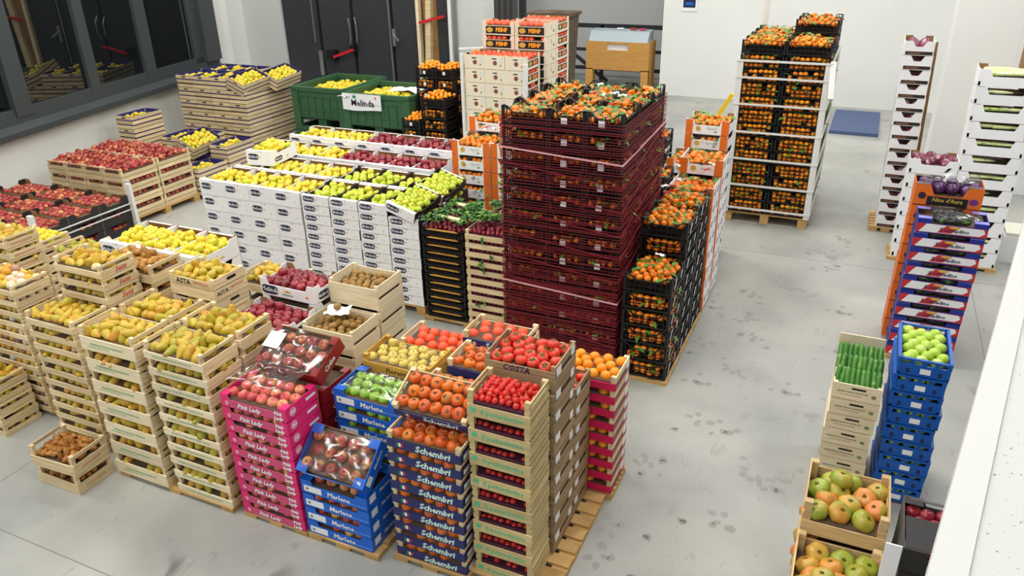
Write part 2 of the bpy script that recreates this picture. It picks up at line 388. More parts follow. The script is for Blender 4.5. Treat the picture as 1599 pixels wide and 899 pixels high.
mand_me = MB().lathe(sphere_prof(.031, .82, 6), 10).build('mandarin', MAND)
clem_me = MB().lathe(sphere_prof(.030, .85, 6), 10).build('clementine', CLEM)
kind('mand', 'mandarin', 'mandarin', [(None, mand_me)], 'mandarins packed inside the lower crates and cartons')
kind('mandl', 'leafy_mandarin', 'mandarin', [(None, mand_me), ('leaf', MLEAF)], 'mandarins with green leaves packed in the black crates')
kind('clem', 'clementine', 'clementine', [(None, clem_me)], 'bright clementines inside the crates by the dark doors')
cal = leaf_mesh('calyx', .024, flat('calyx_green', (84, 104, 48), .6), 5, .03)
tom_me = MB().lathe([(.001, -.028), (.022, -.027), (.036, -.006), (.035, .012), (.02, .025), (.001, .02)], 12, rib=.05, nr=5).build('tomato', TOMA)
kind('tomato', 'tomato', 'tomato', [(None, tom_me), ('calyx', cal)], 'red tomatoes inside the brown and wooden crates')
kind('cherry', 'cherry_tomato', 'cherry tomato', [(None, MB().lathe(sphere_prof(.0185, 1.05, 6), 9).build('cherry_tomato', CHER)), ('calyx', leaf_mesh('calyx', .014, flat('calyx_green', (84, 104, 48)), 4, .019))], 'cherry tomatoes inside the lower mint-lettered crates')
pers_me = MB().lathe([(.001, -.034), (.026, -.032), (.039, -.004), (.036, .018), (.021, .029), (.001, .025)], 12, rib=.025, nr=4).build('persimmon', PERS)
kind('pers', 'orange_tomato', 'tomato', [(None, pers_me), ('calyx', leaf_mesh('calyx', .018, flat('calyx_dark', (96, 84, 44)), 4, .031))], 'orange tomatoes inside the lower navy-fronted crates')
kind('citr', 'red_orange', 'orange', [(None, MB().lathe(sphere_prof(.04, .95), 10).build('red_orange', CITR))], 'large red oranges')
kind('oran', 'large_orange_fruit', 'orange', [(None, MB().lathe(sphere_prof(.036, .92), 10).build('large_orange_fruit', CLEM))], 'large orange fruit inside the magenta cartons')
bt_me = MB().lathe([(.001, -.046), (.036, -.046), (.06, -.01), (.057, .02), (.034, .041), (.001, .03)], 18, rib=.06, nr=6).build('beef_tomato', BIGT)
kind('bigt', 'beef_tomato', 'tomato', [(None, bt_me), ('calyx', leaf_mesh('calyx', .015, flat('calyx_olive', (92, 92, 44)), 5, .04))], 'mottled green and orange beef tomatoes')
kind('cuc', 'cucumber', 'cucumber', [(None, MB().lathe([(.002, -.075), (.013, -.07), (.018, -.045), (.0195, 0), (.018, .045), (.012, .07), (.002, .076)], 9).build('cucumber', CUCU))], 'short green cucumbers')
kind('kohl', 'pale_green_ribbed_vegetable', 'vegetable', [(None, MB().lathe(sphere_prof(.037, .95), 16, rib=.05, nr=8).build('pale_green_ribbed_vegetable', KOHL))], 'pale green ribbed vegetables inside the blue crates')
kind('radi', 'radicchio', 'radicchio', [(None, MB().lathe(sphere_prof(.058, .92, 8), 14, rib=.05, nr=3).build('radicchio', RADI))], 'purple radicchio heads inside the white cartons')
kind('rdsh', 'radish', 'radish', [(None, MB().lathe(sphere_prof(.021, 1.0, 6), 8).build('radish', RDSH))], 'purple-red radishes inside the low crates')
kind('cele', 'celery_stalk', 'celery', [(None, MB().lathe([(.012, -.14), (.02, -.12), (.019, .0), (.015, .1), (.006, .16)], 8, rib=.12, nr=4).build('celery_stalk', CELE))], 'pale celery inside the white cartons')
kind('eggp', 'purple_aubergine', 'aubergine', [(None, MB().lathe(sphere_prof(.052, .9, 8), 14, rib=.02, nr=6).build('purple_aubergine', EGGP))], 'round purple aubergines')
kind('aubg', 'dark_aubergine', 'aubergine', [(None, MB().lathe([(.004, -.08), (.026, -.07), (.034, -.03), (.028, .03), (.016, .075), (.005, .085)], 10).build('dark_aubergine', AUBG))], 'dark aubergines inside the blue red and white cartons')
def fruit(k, M, label, group, vis=1.0, sit=None):
    p = project(M.translation)
    pr = 0
    if p and -10 < p[0] < 1609 and -10 < p[1] < 909: pr = vis/p[2]
    LIST[k].append((pr, M, label, group))
def rot_rand(flatness=1.0):
    return Rz(random.uniform(0, 360)) @ Rx(random.uniform(-1, 1)*40*flatness) @ Ry(random.uniform(-1, 1)*40*flatness)
LONG = {'pear': 1.25, 'gpear': 1.2, 'bpear': 1.2, 'kiwi': 1.1}
def orient(k):
    if k in ('pear', 'gpear', 'bpear', 'spear'): return Rz(random.uniform(0, 360)) @ Rx(random.choice((75, 85, 60, 20, 100)) + random.uniform(-15, 15))
    if k == 'kiwi': return Rz(random.uniform(0, 360)) @ Rx(random.uniform(40, 110))
    if k in ('cele', 'aubg'): return Rz(90+random.uniform(-6, 6)) @ Rx(90)
    return rot_rand(.8)
ZONE = ['front-left', 'front-middle', 'front-right', 'middle-left', 'central', 'middle-right', 'back-left', 'back-middle', 'back-right']
def heap(M, w, d, z, k, sp, label, group, dome=.03, second=.35, reg=False, alt=None, p_alt=0, vis=1.0):
    nx = max(1, round(w/sp)); ny = max(1, round(d/(sp*(.9 if not reg else 1.0)))); sx = w/nx; sy = d/ny
    pts = []
    for j in range(ny):
        for i in range(nx):
            x = (i-(nx-1)/2)*sx + (sx*.22*(1 if j % 2 else -1) if nx > 2 else 0); y = (j-(ny-1)/2)*sy
            jt = sp*(.03 if reg else .12)
            x += random.uniform(-jt, jt); y += random.uniform(-jt, jt)
            dz = dome*(1-(2*x/(w+sp))**2)*(1-(2*y/(d+sp))**2)
            pts.append((x, y, z+dz+random.uniform(-.006, .006)))
    if second:
        for j in range(ny-1):
            for i in range(max(1, nx-1)):
                if random.random() < second:
                    x = (i-(nx-2)/2)*sx; y = (j-(ny-2)/2)*sy
                    dz = dome*(1-(2*x/w)**2)*(1-(2*y/d)**2)
                    pts.append((x+random.uniform(-.2, .2)*sp, y, z+dz+sp*.52))
    if k in ('cele', 'aubg'): pts = [(x*.3, y, zz) for x, y, zz in pts]
    for x, y, zz in pts:
        kk = alt if alt and random.random() < p_alt else k
        fruit(kk, M @ T((x, y, zz)) @ orient(kk), ZONE[(0 if y < -d/6 else 2 if y > d/6 else 1)*3 + (0 if x < -w/6 else 2 if x > w/6 else 1)] + ' ' + label, group, vis)
def row(M, w, d, z, k, sp, faces, label, group, inset=.04, rows=1, dz=.05, alt=None, p_alt=0, vis=.45, skip=.08):
    for f in faces:
        L = w if f in 'fb' else d
        n = max(1, int((L-.05)/sp))
        for q in range(rows):
            for i in range(n):
                if random.random() < skip: continue
                a = (i-(n-1)/2)*sp + random.uniform(-.1, .1)*sp; t = random.uniform(-.006, .006)
                if f == 'f': x, y = a, -d/2+inset+t
                elif f == 'b': x, y = a, d/2-inset+t
                elif f == 'r': x, y = w/2-inset+t, a
                else: x, y = -w/2+inset+t, a
                kk = alt if alt and random.random() < p_alt else k
                fruit(kk, M @ T((x, y, z+q*dz+random.uniform(-.005, .005))) @ orient(kk), label, group, vis)

# ------------------------------------------------------------------ crate templates: dict(parts, w, d, h)
def bed(w, d, z, mat=None): return P('tray_liner', boxm('tray_liner', mat or DARKIN, -w/2+.012, w/2-.012, -d/2+.012, d/2-.012, .016, z))
def wcrate(w, d, h, front, side, back=None, post=.026, posth=None, mat=None, pmat=None, fmat=None, smat=None, fill=.03, bedm=None, prints=(), sprints=(), t=.008, liner=None, toprail=False):
    mat = mat or PALE; fmat = fmat or mat; smat = smat or mat; pmat = pmat or mat; posth = posth or h-.002; back = back or front
    ps = [P('base_board', boxm('base_board', mat, -w/2+t, w/2-t, -d/2+t, d/2-t, .004, .015))]
    for i, (a, b) in enumerate(front):
        ps.append(P('front_slat', boxm('front_slat', fmat, -w/2, w/2, -d/2, -d/2+t, a+.002, b), prints if i == len(front)-1 else ()))
    for a, b in back: ps.append(P('back_slat', boxm('back_slat', mat, -w/2, w/2, d/2-t, d/2, a+.002, b)))
    for s in (-1, 1):
        for i, (a, b) in enumerate(side):
            x0, x1 = (-w/2, -w/2+t) if s < 0 else (w/2-t, w/2)
            rail = i > 0 and i == len(side)-1
            ps.append(P('side_slat', boxm('side_slat', pmat if rail and a > .5*h else smat, x0, x1, -d/2+t, d/2-t, a+.002, b), sprints if s > 0 and i == 0 else ()))
    for sx in (-1, 1):
        for sy in (-1, 1):
            x0, x1 = sorted((sx*(w/2-t), sx*(w/2-t-post))); y0, y1 = sorted((sy*(d/2-t), sy*(d/2-t-post)))
            ps.append(P('corner_post', boxm('corner_post', pmat, x0, x1, y0, y1, .016, posth)))
    if toprail: ps.append(P('top_rail', boxm('top_rail', mat, -w/2, w/2, -d/2, -d/2+.01, h-.014, h-.003)))
    if liner:
        mb = MB(); e = .003
        mb.box(-w/2+e, w/2-e, -d/2+e, -d/2+.012, .016, liner[1]); mb.box(-w/2+e, w/2-e, d/2-.012, d/2-e, .016, liner[1])
        mb.box(-w/2+e, -w/2+.012, -d/2+e, d/2-e, .016, liner[1]); mb.box(w/2-.012, w/2-e, -d/2+e, d/2-e, .016, liner[1])
        mb.box(-w/2+e, w/2-e, -d/2+e, d/2-e, .016, fill)
        ps.append(P('paper_liner', mb.build('paper_liner', liner[0])))
    else: ps.append(bed(w, d, fill, bedm))
    return dict(parts=ps, w=w, d=d, h=h)
def upoly(w, h, hm, cw, sl=.02, z0=.002):
    if hm >= h: return [(-w/2, z0), (w/2, z0), (w/2, h), (-w/2, h)]
    a = w/2-cw; return [(-w/2, z0), (w/2, z0), (w/2, h), (a, h), (a-sl, hm), (-a+sl, hm), (-a, h), (-w/2, h)]
def tray(w, d, h, hf, hs, cw=.06, cws=.06, fmat=None, smat=None, cmat=None, fill=.03, prints=(), sprints=(), inner=None, t=.005, sl=.02, band=None, toplid=None, flap=None):
    fmat = fmat or WHITEC; smat = smat or fmat; hh = h-.003
    ps = [P('base_panel', boxm('base_panel', inner or KRAFT, -w/2+t, w/2-t, -d/2+t, d/2-t, .003, .01))]
    F = MB().prism(upoly(w, hh, hf, cw, sl), 'y', -d/2, -d/2+t)
    ps.append(P('front_panel', F.build('front_panel', fmat), prints))
    B = MB().prism(upoly(w, hh, hf, cw, sl), 'y', d/2-t, d/2)
    ps.append(P('back_panel', B.build('back_panel', inner or KRAFT)))
    for s in (-1, 1):
        x0, x1 = (-w/2, -w/2+t) if s < 0 else (w/2-t, w/2)
        ps.append(P('side_panel', MB().prism(upoly(d-2*t, hh, hs, cws, sl), 'x', x0, x1).build('side_panel', smat), sprints if s > 0 else ()))
    if cmat:
        for s in (-1, 1):
            x0, x1 = sorted((s*(w/2+.001), s*(w/2-cw*.95)))
            ps.append(P('corner_panel', boxm('corner_panel', cmat, x0, x1, -d/2-.0015, -d/2+.004, .003, hh)))
    if toplid:
        for s in (-1, 1):
            x0, x1 = sorted((s*w/2, s*(w/2-cw)))
            ps.append(P('corner_tab', boxm('corner_tab', toplid, x0, x1, -d/2, -d/2+.06, hh-.004, hh)))
            ps.append(P('corner_tab', boxm('corner_tab', toplid, x0, x1, d/2-.06, d/2, hh-.004, hh)))
    if flap:
        ps.append(P('top_flap', boxm('top_flap', flap, -w/2+.004, w/2-.004, -d/2+t, -d/2+.04, hh-.004, hh)))
        ps.append(P('top_flap', boxm('top_flap', flap, -w/2+.03, w/2-.03, d/2-.022, d/2-t, hh-.004, hh)))
    ps.append(bed(w, d, fill))
    return dict(parts=ps, w=w, d=d, h=h)
def plastic(w, d, h, mat, dip=.3, cw=.07, nb=9, fill=.03, tagp=True, prints=(), base_z=.004, diag=True, bedm=None, dip_side=None, sprints=()):
    r = .005; hh = h-.004; t = .012
    def wall(L, nbars, dp):
        mb = MB(); a = L/2-cw; hm = hh*(1-dp)
        mb.box(-L/2, L/2, -t/2, t/2, .004, .02)
        for s in (-1, 1):
            x0, x1 = sorted((s*L/2, s*(L/2-.022))); mb.box(x0, x1, -t/2, t/2, .02, hh)
            if dp > 0:
                x0, x1 = sorted((s*L/2, s*(a+.02))); mb.box(x0, x1, -t/2, t/2, hh-.01, hh)
                mb.bar((s*(a+.02), 0, hh-.005), (s*(a-.02), 0, hm), .005)
        mb.box(-a+.018 if dp > 0 else -L/2, a-.018 if dp > 0 else L/2, -t/2, t/2, hm-.011, hm)
        mb.box(-L/2, L/2, -t/4, t/4, hm*.5-.003, hm*.5+.003)
        for i in range(nbars):
            x = (i-(nbars-1)/2)*(L-.05)/nbars
            top = hm if abs(x) < a-.01 else hm + (hh-hm)*min(1, (abs(x)-a+.02)/.04)
            mb.box(x-.003, x+.003, -t/4, t/4, .02, top-.004)
        return mb
    ps = [P('base_grid', boxm('base_grid', mat, -w/2+t, w/2-t, -d/2+t, d/2-t, base_z, .014))]
    fm = wall(w, nb, dip).build('front_wall', mat)
    ps.append(P('front_wall', fm, prints, (0, -d/2+t/2, 0))); ps.append(P('back_wall', fm, (), (0, d/2-t/2, 0)))
    sm = wall(d-.001, int(nb*d/w), dip if dip_side is None else dip_side).build('side_wall', mat)
    ps.append(P('side_wall', sm, (), (w/2-t/2, 0, 0), 90)); ps += list(sprints); ps.append(P('side_wall', sm, (), (-w/2+t/2, 0, 0), 90))
    ps.append(bed(w-.1, d-.1, h*.68, bedm or SLOT))  # dark block put in as the shaded inside, stops views through the walls
    return dict(parts=ps, w=w, d=d, h=h)
def pallet(x0, x1, y0, y1, h, label, along='x', nplank=6):
    w, d = x1-x0, y1-y0; ps = []; t = min(.02, h*.3)
    L, W = (w, d) if along == 'x' else (d, w)
    pw = W/nplank*.72
    for i in range(nplank):
        a = -W/2 + pw/2 + (W-pw)*i/(nplank-1)
        b = (-w/2, w/2, a-pw/2, a+pw/2) if along == 'x' else (a-pw/2, a+pw/2, -d/2, d/2)
        ps.append(P('top_plank', boxm('top_plank', PALW, *b, h-t, h)))
    for s in (-1, 0, 1):
        c = s*(L/2-.05)
        b = (c-.05, c+.05, -d/2, d/2) if along == 'x' else (-w/2, w/2, c-.05, c+.05)
        if h > .08:
            for q in (-1, 0, 1):
                e = q*(W/2-.07)
                bb = (c-.05, c+.05, e-.07, e+.07) if along == 'x' else (e-.07, e+.07, c-.05, c+.05)
                ps.append(P('block', boxm('block', PALW, *bb, .018, h-t)))
            ps.append(P('bottom_plank', boxm('bottom_plank', PALW, *b, 0, .018)))
        else: ps.append(P('bearer', boxm('bearer', PALW, *b, 0, h-t)))
    return thing('pallet', ps, T(((x0+x1)/2, (y0+y1)/2, 0)), label, 'pallet', 'wooden pallets on the floor')
def stack(tp, name, look, cat, sd, x, y, z0, n, group, fr=None, faces='f', rz=0, jit=.004, topfill=True, lean=(0, 0), lite=0):
    """n crates on one another; x, y is the front-left corner"""
    for k in range(n):
        t = n-1-k
        M = T((x+tp['w']/2+random.uniform(-jit, jit)+lean[0]*k, y+tp['d']/2+random.uniform(-jit, jit)*.6+lean[1]*k, z0+k*tp['h'])) @ Rz(rz+random.uniform(-.5, .5)*(jit > 0))
        thing(name, tp['parts'], M, f"{look}, {ORD[t]} in {sd}", cat, group)
        if fr:
            if t == 0 and topfill:
                sk = fr.get('shrink', 1)
                heap(M, (tp['w']-.05)*(sk**.5 if sk < 1 else 1), (tp['d']-.045)*sk, fr['z'], fr['k'], fr['sp'], f"{fr['d']} in top crate of {sd}", f"{fr['g']} topping {sd}", fr.get('dome', .03), fr.get('second', .35), fr.get('reg', False), fr.get('alt'), fr.get('pa', 0))
            elif t > 0 and k >= lite:
                row(M, tp['w'], tp['d'], fr.get('lz', fr['z']), fr['k'], fr.get('lsp', fr['sp']), faces, f"{fr['d']} in crate {ORD[t]}, {sd}", f"{fr['g']} in crate {ORD[t]}, {sd}", fr.get('inset', .045), fr.get('rows', 1), fr.get('rdz', .05), fr.get('alt'), fr.get('pa', 0))
def tilted(tp, name, label, cat, group, M, fr=None):
    thing(name, tp['parts'], M, label, cat, group)
    if fr: heap(M, tp['w']-.05, tp['d']-.045, fr['z'], fr['k'], fr['sp'], fr['lab'], fr['g'], fr.get('dome', .005), fr.get('second', 0), fr.get('reg', True), fr.get('alt'), fr.get('pa', 0))
def film(w, d, M, label, seed=1):
    rnd = random.Random(seed); ph = [rnd.uniform(0, 6) for _ in range(8)]
    def fn(u, v):
        x, y = (u-.5)*w, (v-.5)*d; e = min(u, 1-u, v, 1-v)*4
        z = .008*math.sin(17*x+ph[0]+30*y)+.007*math.sin(24*y+ph[1]-13*x)+.0035*math.sin(44*x-31*y+ph[2])
        return (x, y, z*min(1, e)+.008*min(1, e))
    me = MB().sheet(fn, 26, 16).build('film', FILM)
    return single('plastic_film', me, M, label, 'plastic film', 'clear films over apple trays')

# ================================================================== THE SETTING
fl = struct('floor', boxm('floor', FLOORM, -14, 7, -4, 22, -.1, 0))
for a in ((-12, 6.9, 2.105, 2.111), (-5.123, -5.117, -3, 16.8), (1.30, 1.306, 3, 16.8), (-12, 6.9, 8.6, 8.606)):
    put(P('floor_joint', boxm('floor_joint', JOINT, a[0], a[1], a[2], a[3], 0, .0006)), fl)
SM = []
for q in range(4):
    mb = MB()
    for i in range(random.randint(5, 8)):
        cx, cy = random.uniform(-.13, .13), random.uniform(-.16, .16); rx, ry = random.uniform(.018, .045), random.uniform(.02, .04); a0 = random.uniform(0, 3)
        pts = []
        for t in range(10):
            a = t*math.pi/5; rr = random.uniform(.75, 1.1); u, v = rx*rr*math.cos(a), ry*rr*math.sin(a)
            pts.append((cx+u*math.cos(a0)-v*math.sin(a0), cy+u*math.sin(a0)+v*math.cos(a0), .0008))
        mb.add(pts, [tuple(range(10))])
    SM.append(mb.build('tyre_mark', TYRE))
for i, (x, y) in enumerate([(-1.06, 4.43), (-.98, 3.7), (-1.0, 4.2), (-.27, 4.57), (-.09, 4.61), (-.47, 3.97), (-1.0, 7.0), (-.64, 5.93), (-.55, 6.5), (-.96, 3.4), (.16, 7.35), (-.35, 7.68),
                            (-.09, 8.4), (.3, 6.5), (-.84, 5.58), (-.75, 6.9), (-.7, 7.4), (-1.0, 6.2), (-.5, 5.0), (.0, 9.3), (-.2, 8.9), (-.8, 5.0), (-.15, 5.7)]):
    put(P('tyre_mark', SM[i % 4], (), (x, y, 0), random.uniform(0, 360)), fl)
struct('ceiling', boxm('ceiling', CEIL, -14, 7, -4, 22, 6.5, 6.6))
for i, (x, y) in enumerate(LAMPS):
    thing('ceiling_lamp', [P('housing', boxm('housing', STEEL, -1.15, 1.15, -.38, .38, .02, .09)), P('diffuser', boxm('diffuser', LEDM, -1.1, 1.1, -.35, .35, .0, .02))],
          T((x, y, 6.38)), f"long white ceiling lamp {['over the left wall', 'left of centre', 'right of centre', 'added as fill over the right aisle'][(-8.6, -4.8, -1.0, 2.8).index(x)]}, {['added behind the viewer as fill', 'over front crates', 'over white cartons', 'over green bins', 'by the back wall'][(-2.2, 2.0, 6.2, 10.2, 14.2).index(y)]}", 'lamp', 'ceiling lamps')
WM = T((-10.05, 6.18, 0)) @ Rz(102.1)
mb = MB().box(-10, 6.2, 0, .3, 0, 1.1).box(5.17, 6.2, 0, .3, 1.1, 6.5).box(-10, 5.17, 0, .3, 3.4, 6.5).box(-10, -3.2, 0, .3, 1.1, 3.4)
struct('wall_left', mb.build('wall_left', WALL), WM)
struct('trim_1', boxm('trim_1', WALL, 5.56, 6.2, -.1, .01, 0, 6.5), WM)
wp = [P('window_sill', MB().prism([(-.16, 1.06), (.04, 1.06), (.04, 1.28), (-.02, 1.28), (-.02, 1.2), (-.16, 1.14)], 'x', -3.2, 5.2).build('window_sill', FRAMEM)),
      P('bottom_rail', boxm('bottom_rail', FRAMEM, -3.2, 5.1, .0, .1, 1.28, 1.38)), P('top_rail', boxm('top_rail', FRAMEM, -3.2, 5.1, .0, .1, 3.28, 3.4))]
for a, b, t in ((-1.3, -1.0, 0), (.34, .62, 0), (1.8, 2.0, .02), (3.1, 3.36, .02), (4.5, 4.74, .03), (4.74, 5.2, -.05)):
    wp.append(P('mullion', boxm('mullion', FRAMEM, a, b, -.03+t, .12, 1.28, 3.4)))
for a, b in ((-3.2, -1.3), (-1.0, .34), (.62, 1.8), (2.0, 3.1), (3.36, 4.5)):
    wp.append(P('pane', boxm('pane', GLASS, a, b, .05, .06, 1.38, 3.28)))
wo = struct('window_1', boxm('window_frame', FRAMEM, -3.2, 5.2, .1, .16, 3.3, 3.4), WM, wp)
struct('wall_back_left', MB().box(-11.6, -10.31, 12.2, 12.5, 0, 6.5).box(-10.31, -6.68, 12.2, 12.5, 3.3, 6.5).box(-6.68, -6.0, 12.1, 12.5, 0, 6.5).box(-10.31, -6.68, 12.42, 12.5, 0, 3.3).build('wall_back_left', WALLG))
struct('trim_2', boxm('trim_2', STEEL, -6.56, -6.5, 12.05, 12.1, 0, 6.5))
struct('trim_3', boxm('trim_3', WALL, -6.66, -6.6, 12.06, 12.1, 0, 3.3))
def door(n, x0, x1, parts):
    return struct(f'door_{n}', boxm('door_leaf', DOORM, x0+.01, x1-.01, 12.24, 12.32, 0, 3.25), Matrix(), parts)
def rod(x, z0, z1, y=12.22): return P('lock_rod', MB().bar((x, y, z0), (x, y, z1), .014).build('lock_rod', STEEL))
def pull(x, z0, z1): return P('handle', MB().bar((x, 12.2, z0), (x+.04, 12.17, z0+.12), .012).bar((x+.04, 12.17, z0+.12), (x+.04, 12.17, z1-.12), .012).bar((x+.04, 12.17, z1-.12), (x, 12.2, z1), .012).build('handle', STEEL))
pb = lambda xa, xb, za, zb: P('push_bar', MB().bar((xa, 12.1, za), (xb, 12.1, zb), .022).build('push_bar', REDM))
door(1, -10.31, -9.5, [rod(-9.6, 1.5, 3.2), P('lock_case', boxm('lock_case', STEEL, -9.55, -9.47, 12.2, 12.24, .9, 1.35))])
door(2, -9.46, -8.76, [pb(-9.13, -8.68, 1.27, 1.42), P('bar_mount', boxm('bar_mount', BLKPL, -9.3, -9.12, 12.1, 12.24, 1.2, 1.38)), P('bar_mount', boxm('bar_mount', BLKPL, -8.76, -8.68, 12.1, 12.24, 1.36, 1.5)), pull(-8.8, 1.5, 1.95)])
door(3, -8.71, -7.9, [rod(-7.93, .6, 3.2), pull(-8.66, 1.52, 1.97)])
door(4, -7.88, -7.34, [P('lock_case', boxm('lock_case', STEEL, -7.88, -7.82, 12.19, 12.24, 1.5, 1.8)), P('handle', MB().bar((-7.85, 12.18, 1.7), (-7.72, 12.14, 1.6), .016).build('handle', STEEL))])
struct('trim_4', boxm('trim_4', PALE2, -7.34, -7.28, 12.15, 12.25, 0, 3.3))
struct('door_5', boxm('door_leaf', DOORM, -6.95, -6.68, 12.2, 12.3, 0, 3.25), Matrix(), [pb(-7.25, -6.75, 1.93, 2.05)])
single('plywood_sheet', boxm('plywood_sheet', PLY, -.21, .21, -.02, .02, 0, 2.5), T((-7.08, 12.33, 0)), 'tan plywood sheet standing in the doorway beside dark doors', 'board')
single('timber_batten', MB().bar((-7.2, 12.14, .02), (-7.02, 12.16, 2.9), .05).build('timber_batten', PALE), Matrix(), 'pale timber batten leaning across the plywood sheet', 'batten')
struct('wall_back', boxm('wall_back', WALL, -4.15, 7, 16.85, 17.1, 0, 6.5))
struct('wall_recess', MB().box(-13, -4, 18.8, 19, 0, 6.5).box(-4.15, -3.95, 17.1, 18.8, 0, 6.5).box(-13, -4.1, 18.74, 18.8, 2.05, 2.13).build('wall_recess', WALLG))
struct('wall_pillar', boxm('wall_pillar', WALL, .98, 1.8, 12.9, 13.6, 0, 6.5))
pa = [(-.02, -.15), (.85, 4.52), (2.6, 4.52), (2.6, -.15)]
struct('wall_parapet', MB().prism(pa, 'z', 2.2, 2.6).build('wall_parapet', PARAP))
struct('trim_5', MB().prism([(-.021, -.15), (.849, 4.52), (.905, 4.52), (.03, -.15)], 'z', 2.2, 2.604).build('trim_5', PARAS))
# back room: rail, counter, curtain, vat, mat, sign
rp = [P('hand_rail', boxm('hand_rail', RAILM, -7.2, -4.16, 17.66, 17.74, 1.24, 1.33)), P('middle_rail', boxm('middle_rail', RAILM, -7.2, -4.16, 17.68, 17.72, .72, .79)),
      P('bottom_rail', boxm('bottom_rail', RAILM, -7.2, -4.16, 17.68, 17.72, .3, .38)), P('brace', MB().bar((-6.6, 17.7, .75), (-5.6, 17.7, .05), .035).build('brace', RAILM))]
for x in (-7.18, -5.75, -4.22): rp.append(P('post', boxm('post', RAILM, x-.04, x+.04, 17.66, 17.74, 0, 1.3)))
thing('railing', rp, Matrix(), 'dark metal railing in front of the grey back wall', 'railing')
single('steel_column', boxm('steel_column', RAILM, -.06, .06, -.06, .06, 0, 6.5), T((-7.0, 16, 0)), 'dark slim steel column behind the cream cartons', 'column')
cu = MB().sheet(lambda u, v: (-8.75+u*.95, 17.5+.05*math.sin(u*40), .05+v*3.2), 40, 2)
single('grey_curtain', cu.build('grey_curtain', GREYC), Matrix(), 'hanging grey curtain beside the white wall end', 'curtain')
dk = [P('front_board', MB().box(-.71, -.24, -.3, -.26, .48, 1.08).box(.24, .71, -.3, -.26, .48, 1.08).box(-.24, .24, -.3, -.26, .48, .9).box(-.24, .24, -.3, -.26, 1.03, 1.08).build('front_board', OAK)),
      P('slot_panel', boxm('slot_panel', WHITEC, -.24, .24, -.255, -.25, .88, 1.04)),
      P('display_panel', MB().prism([(-.28, 1.08), (.2, 1.08), (.2, 1.3), (-.12, 1.28)], 'x', -.66, .66).build('display_panel', GREYBLUE)),
      P('side_board', boxm('side_board', OAK, .67, .71, -.26, .25, 0, 1.08)), P('side_board', boxm('side_board', OAK, -.71, -.67, -.26, .25, 0, 1.08))]
for s in (-1, 1): dk.append(P('leg', boxm('leg', OAK, min(s*.71, s*.55), max(s*.71, s*.55), -.3, -.2, 0, .5)))
thing('display_counter', dk, T((-5.1, 17.05, 0)) , 'oak display counter with sloping grey top and open legs', 'counter')
for i, (x, c, m) in enumerate(((-.05, 'white', WHITEC), (.25, 'red', REDP), (.45, 'salmon', PINKD))):
    single('leaflet_stack', boxm('leaflet_stack', m, -.07, .07, -.05, .05, 0, .025), T((-5.1+x, 17.12, 1.302)), f'small {c} leaflet pile lying on the oak counter', 'leaflets', 'leaflets on the counter')
vp = []
for i in range(9):
    x = -.32+i*.08; f = .72
    vp.append(P('plank', MB().add([(x*f, -.2, 0), ((x+.075)*f, -.2, 0), ((x+.075)*f, .2, 0), (x*f, .2, 0), (x, -.25, 2.12), (x+.075, -.25, 2.12), (x+.075, .25, 2.12), (x, .25, 2.12)],
              [(0, 1, 2, 3), (4, 7, 6, 5), (0, 4, 5, 1), (1, 5, 6, 2), (2, 6, 7, 3), (3, 7, 4, 0)]).build('plank', DARKW)))
vp.append(P('hoop', boxm('hoop', DARKW, -.35, .43, -.27, .27, 2.08, 2.13)))
thing('weathered_planter', vp, T((-4.95, 12.5, 0)), 'tall weathered wooden planter tapering downward behind cream cartons', 'planter')
single('floor_ramp', MB().prism([(14.55, 0), (16.5, 0), (16.5, .02), (14.55, .06)], 'x', -.5, .3).build('floor_ramp', MATB), Matrix(), 'blue-grey ramp plate lying on the floor by the wall', 'ramp')
sg = [P('backing', boxm('backing', WHITEP, -.165, .165, 0, .012, 0, .5)), P('poster_face', boxm('poster_face', NAVY, -.125, .125, -.004, 0, .07, .42),
      [P('print', boxm('print', WHITEP, -.08, .08, -.006, -.004, .24, .36)), P('print', boxm('print', BLUEC, -.08, .08, -.006, -.004, .12, .17))])]
thing('wall_notice', sg, T((-3.62, 16.835, 1.74)), 'navy and white notice fixed high on the white wall', 'sign')
single('yellow_handle', MB().bar((-1.56, 9.05, 1.35), (-1.38, 9.05, 1.68), .022).bar((-1.56, 9.05, .02), (-1.56, 9.05, 1.36), .018).build('yellow_handle', flat('yellow_paint', (236, 196, 30), .4)), Matrix(), 'yellow tool handle sticking up beside the tall mandarin stack', 'handle')

# ================================================================== CRATE KINDS
def dashes(n, w, h, mat, plane='f', rows=1):
    mb = MB(); rnd = random.Random(int(w*1000)+n)
    for r_ in range(rows):
        x = -w/2
        while x < w/2-.01:
            L = rnd.uniform(.006, .016); z = (rows/2-.5-r_)*h*1.4
            if plane == 'f': mb.box(x, x+L, -.001, 0, z-h/2, z+h/2)
            else: mb.box(0, .001, x, x+L, z-h/2, z+h/2)
            x += L+rnd.uniform(.003, .008)
    return mb.build('print', mat)
LET = lambda me, loc: P('lettering', me, (), loc)
def logo(plane, w, h, size, t='Melinda'):
    off = (0, -.0016, 0) if plane == 'f' else (.0016, 0, 0)
    return decal('round', w, h, NAVY, plane), [LET(text(t, size, WHITEP, plane, 0, .0006), off)]
CROW = 'wooden crate'
pearL = wcrate(.48, .3, .0925, [(0, .045)], [(0, .045), (.07, .09)], fill=.045, prints=[P('print', dashes(9, .2, .007, flat('faint_red', (196, 140, 110))), (), (-.05, -.1505, .025))])
pear3 = wcrate(.48, .3, .099, [(0, .048)], [(0, .048), (.072, .094)], fill=.05)
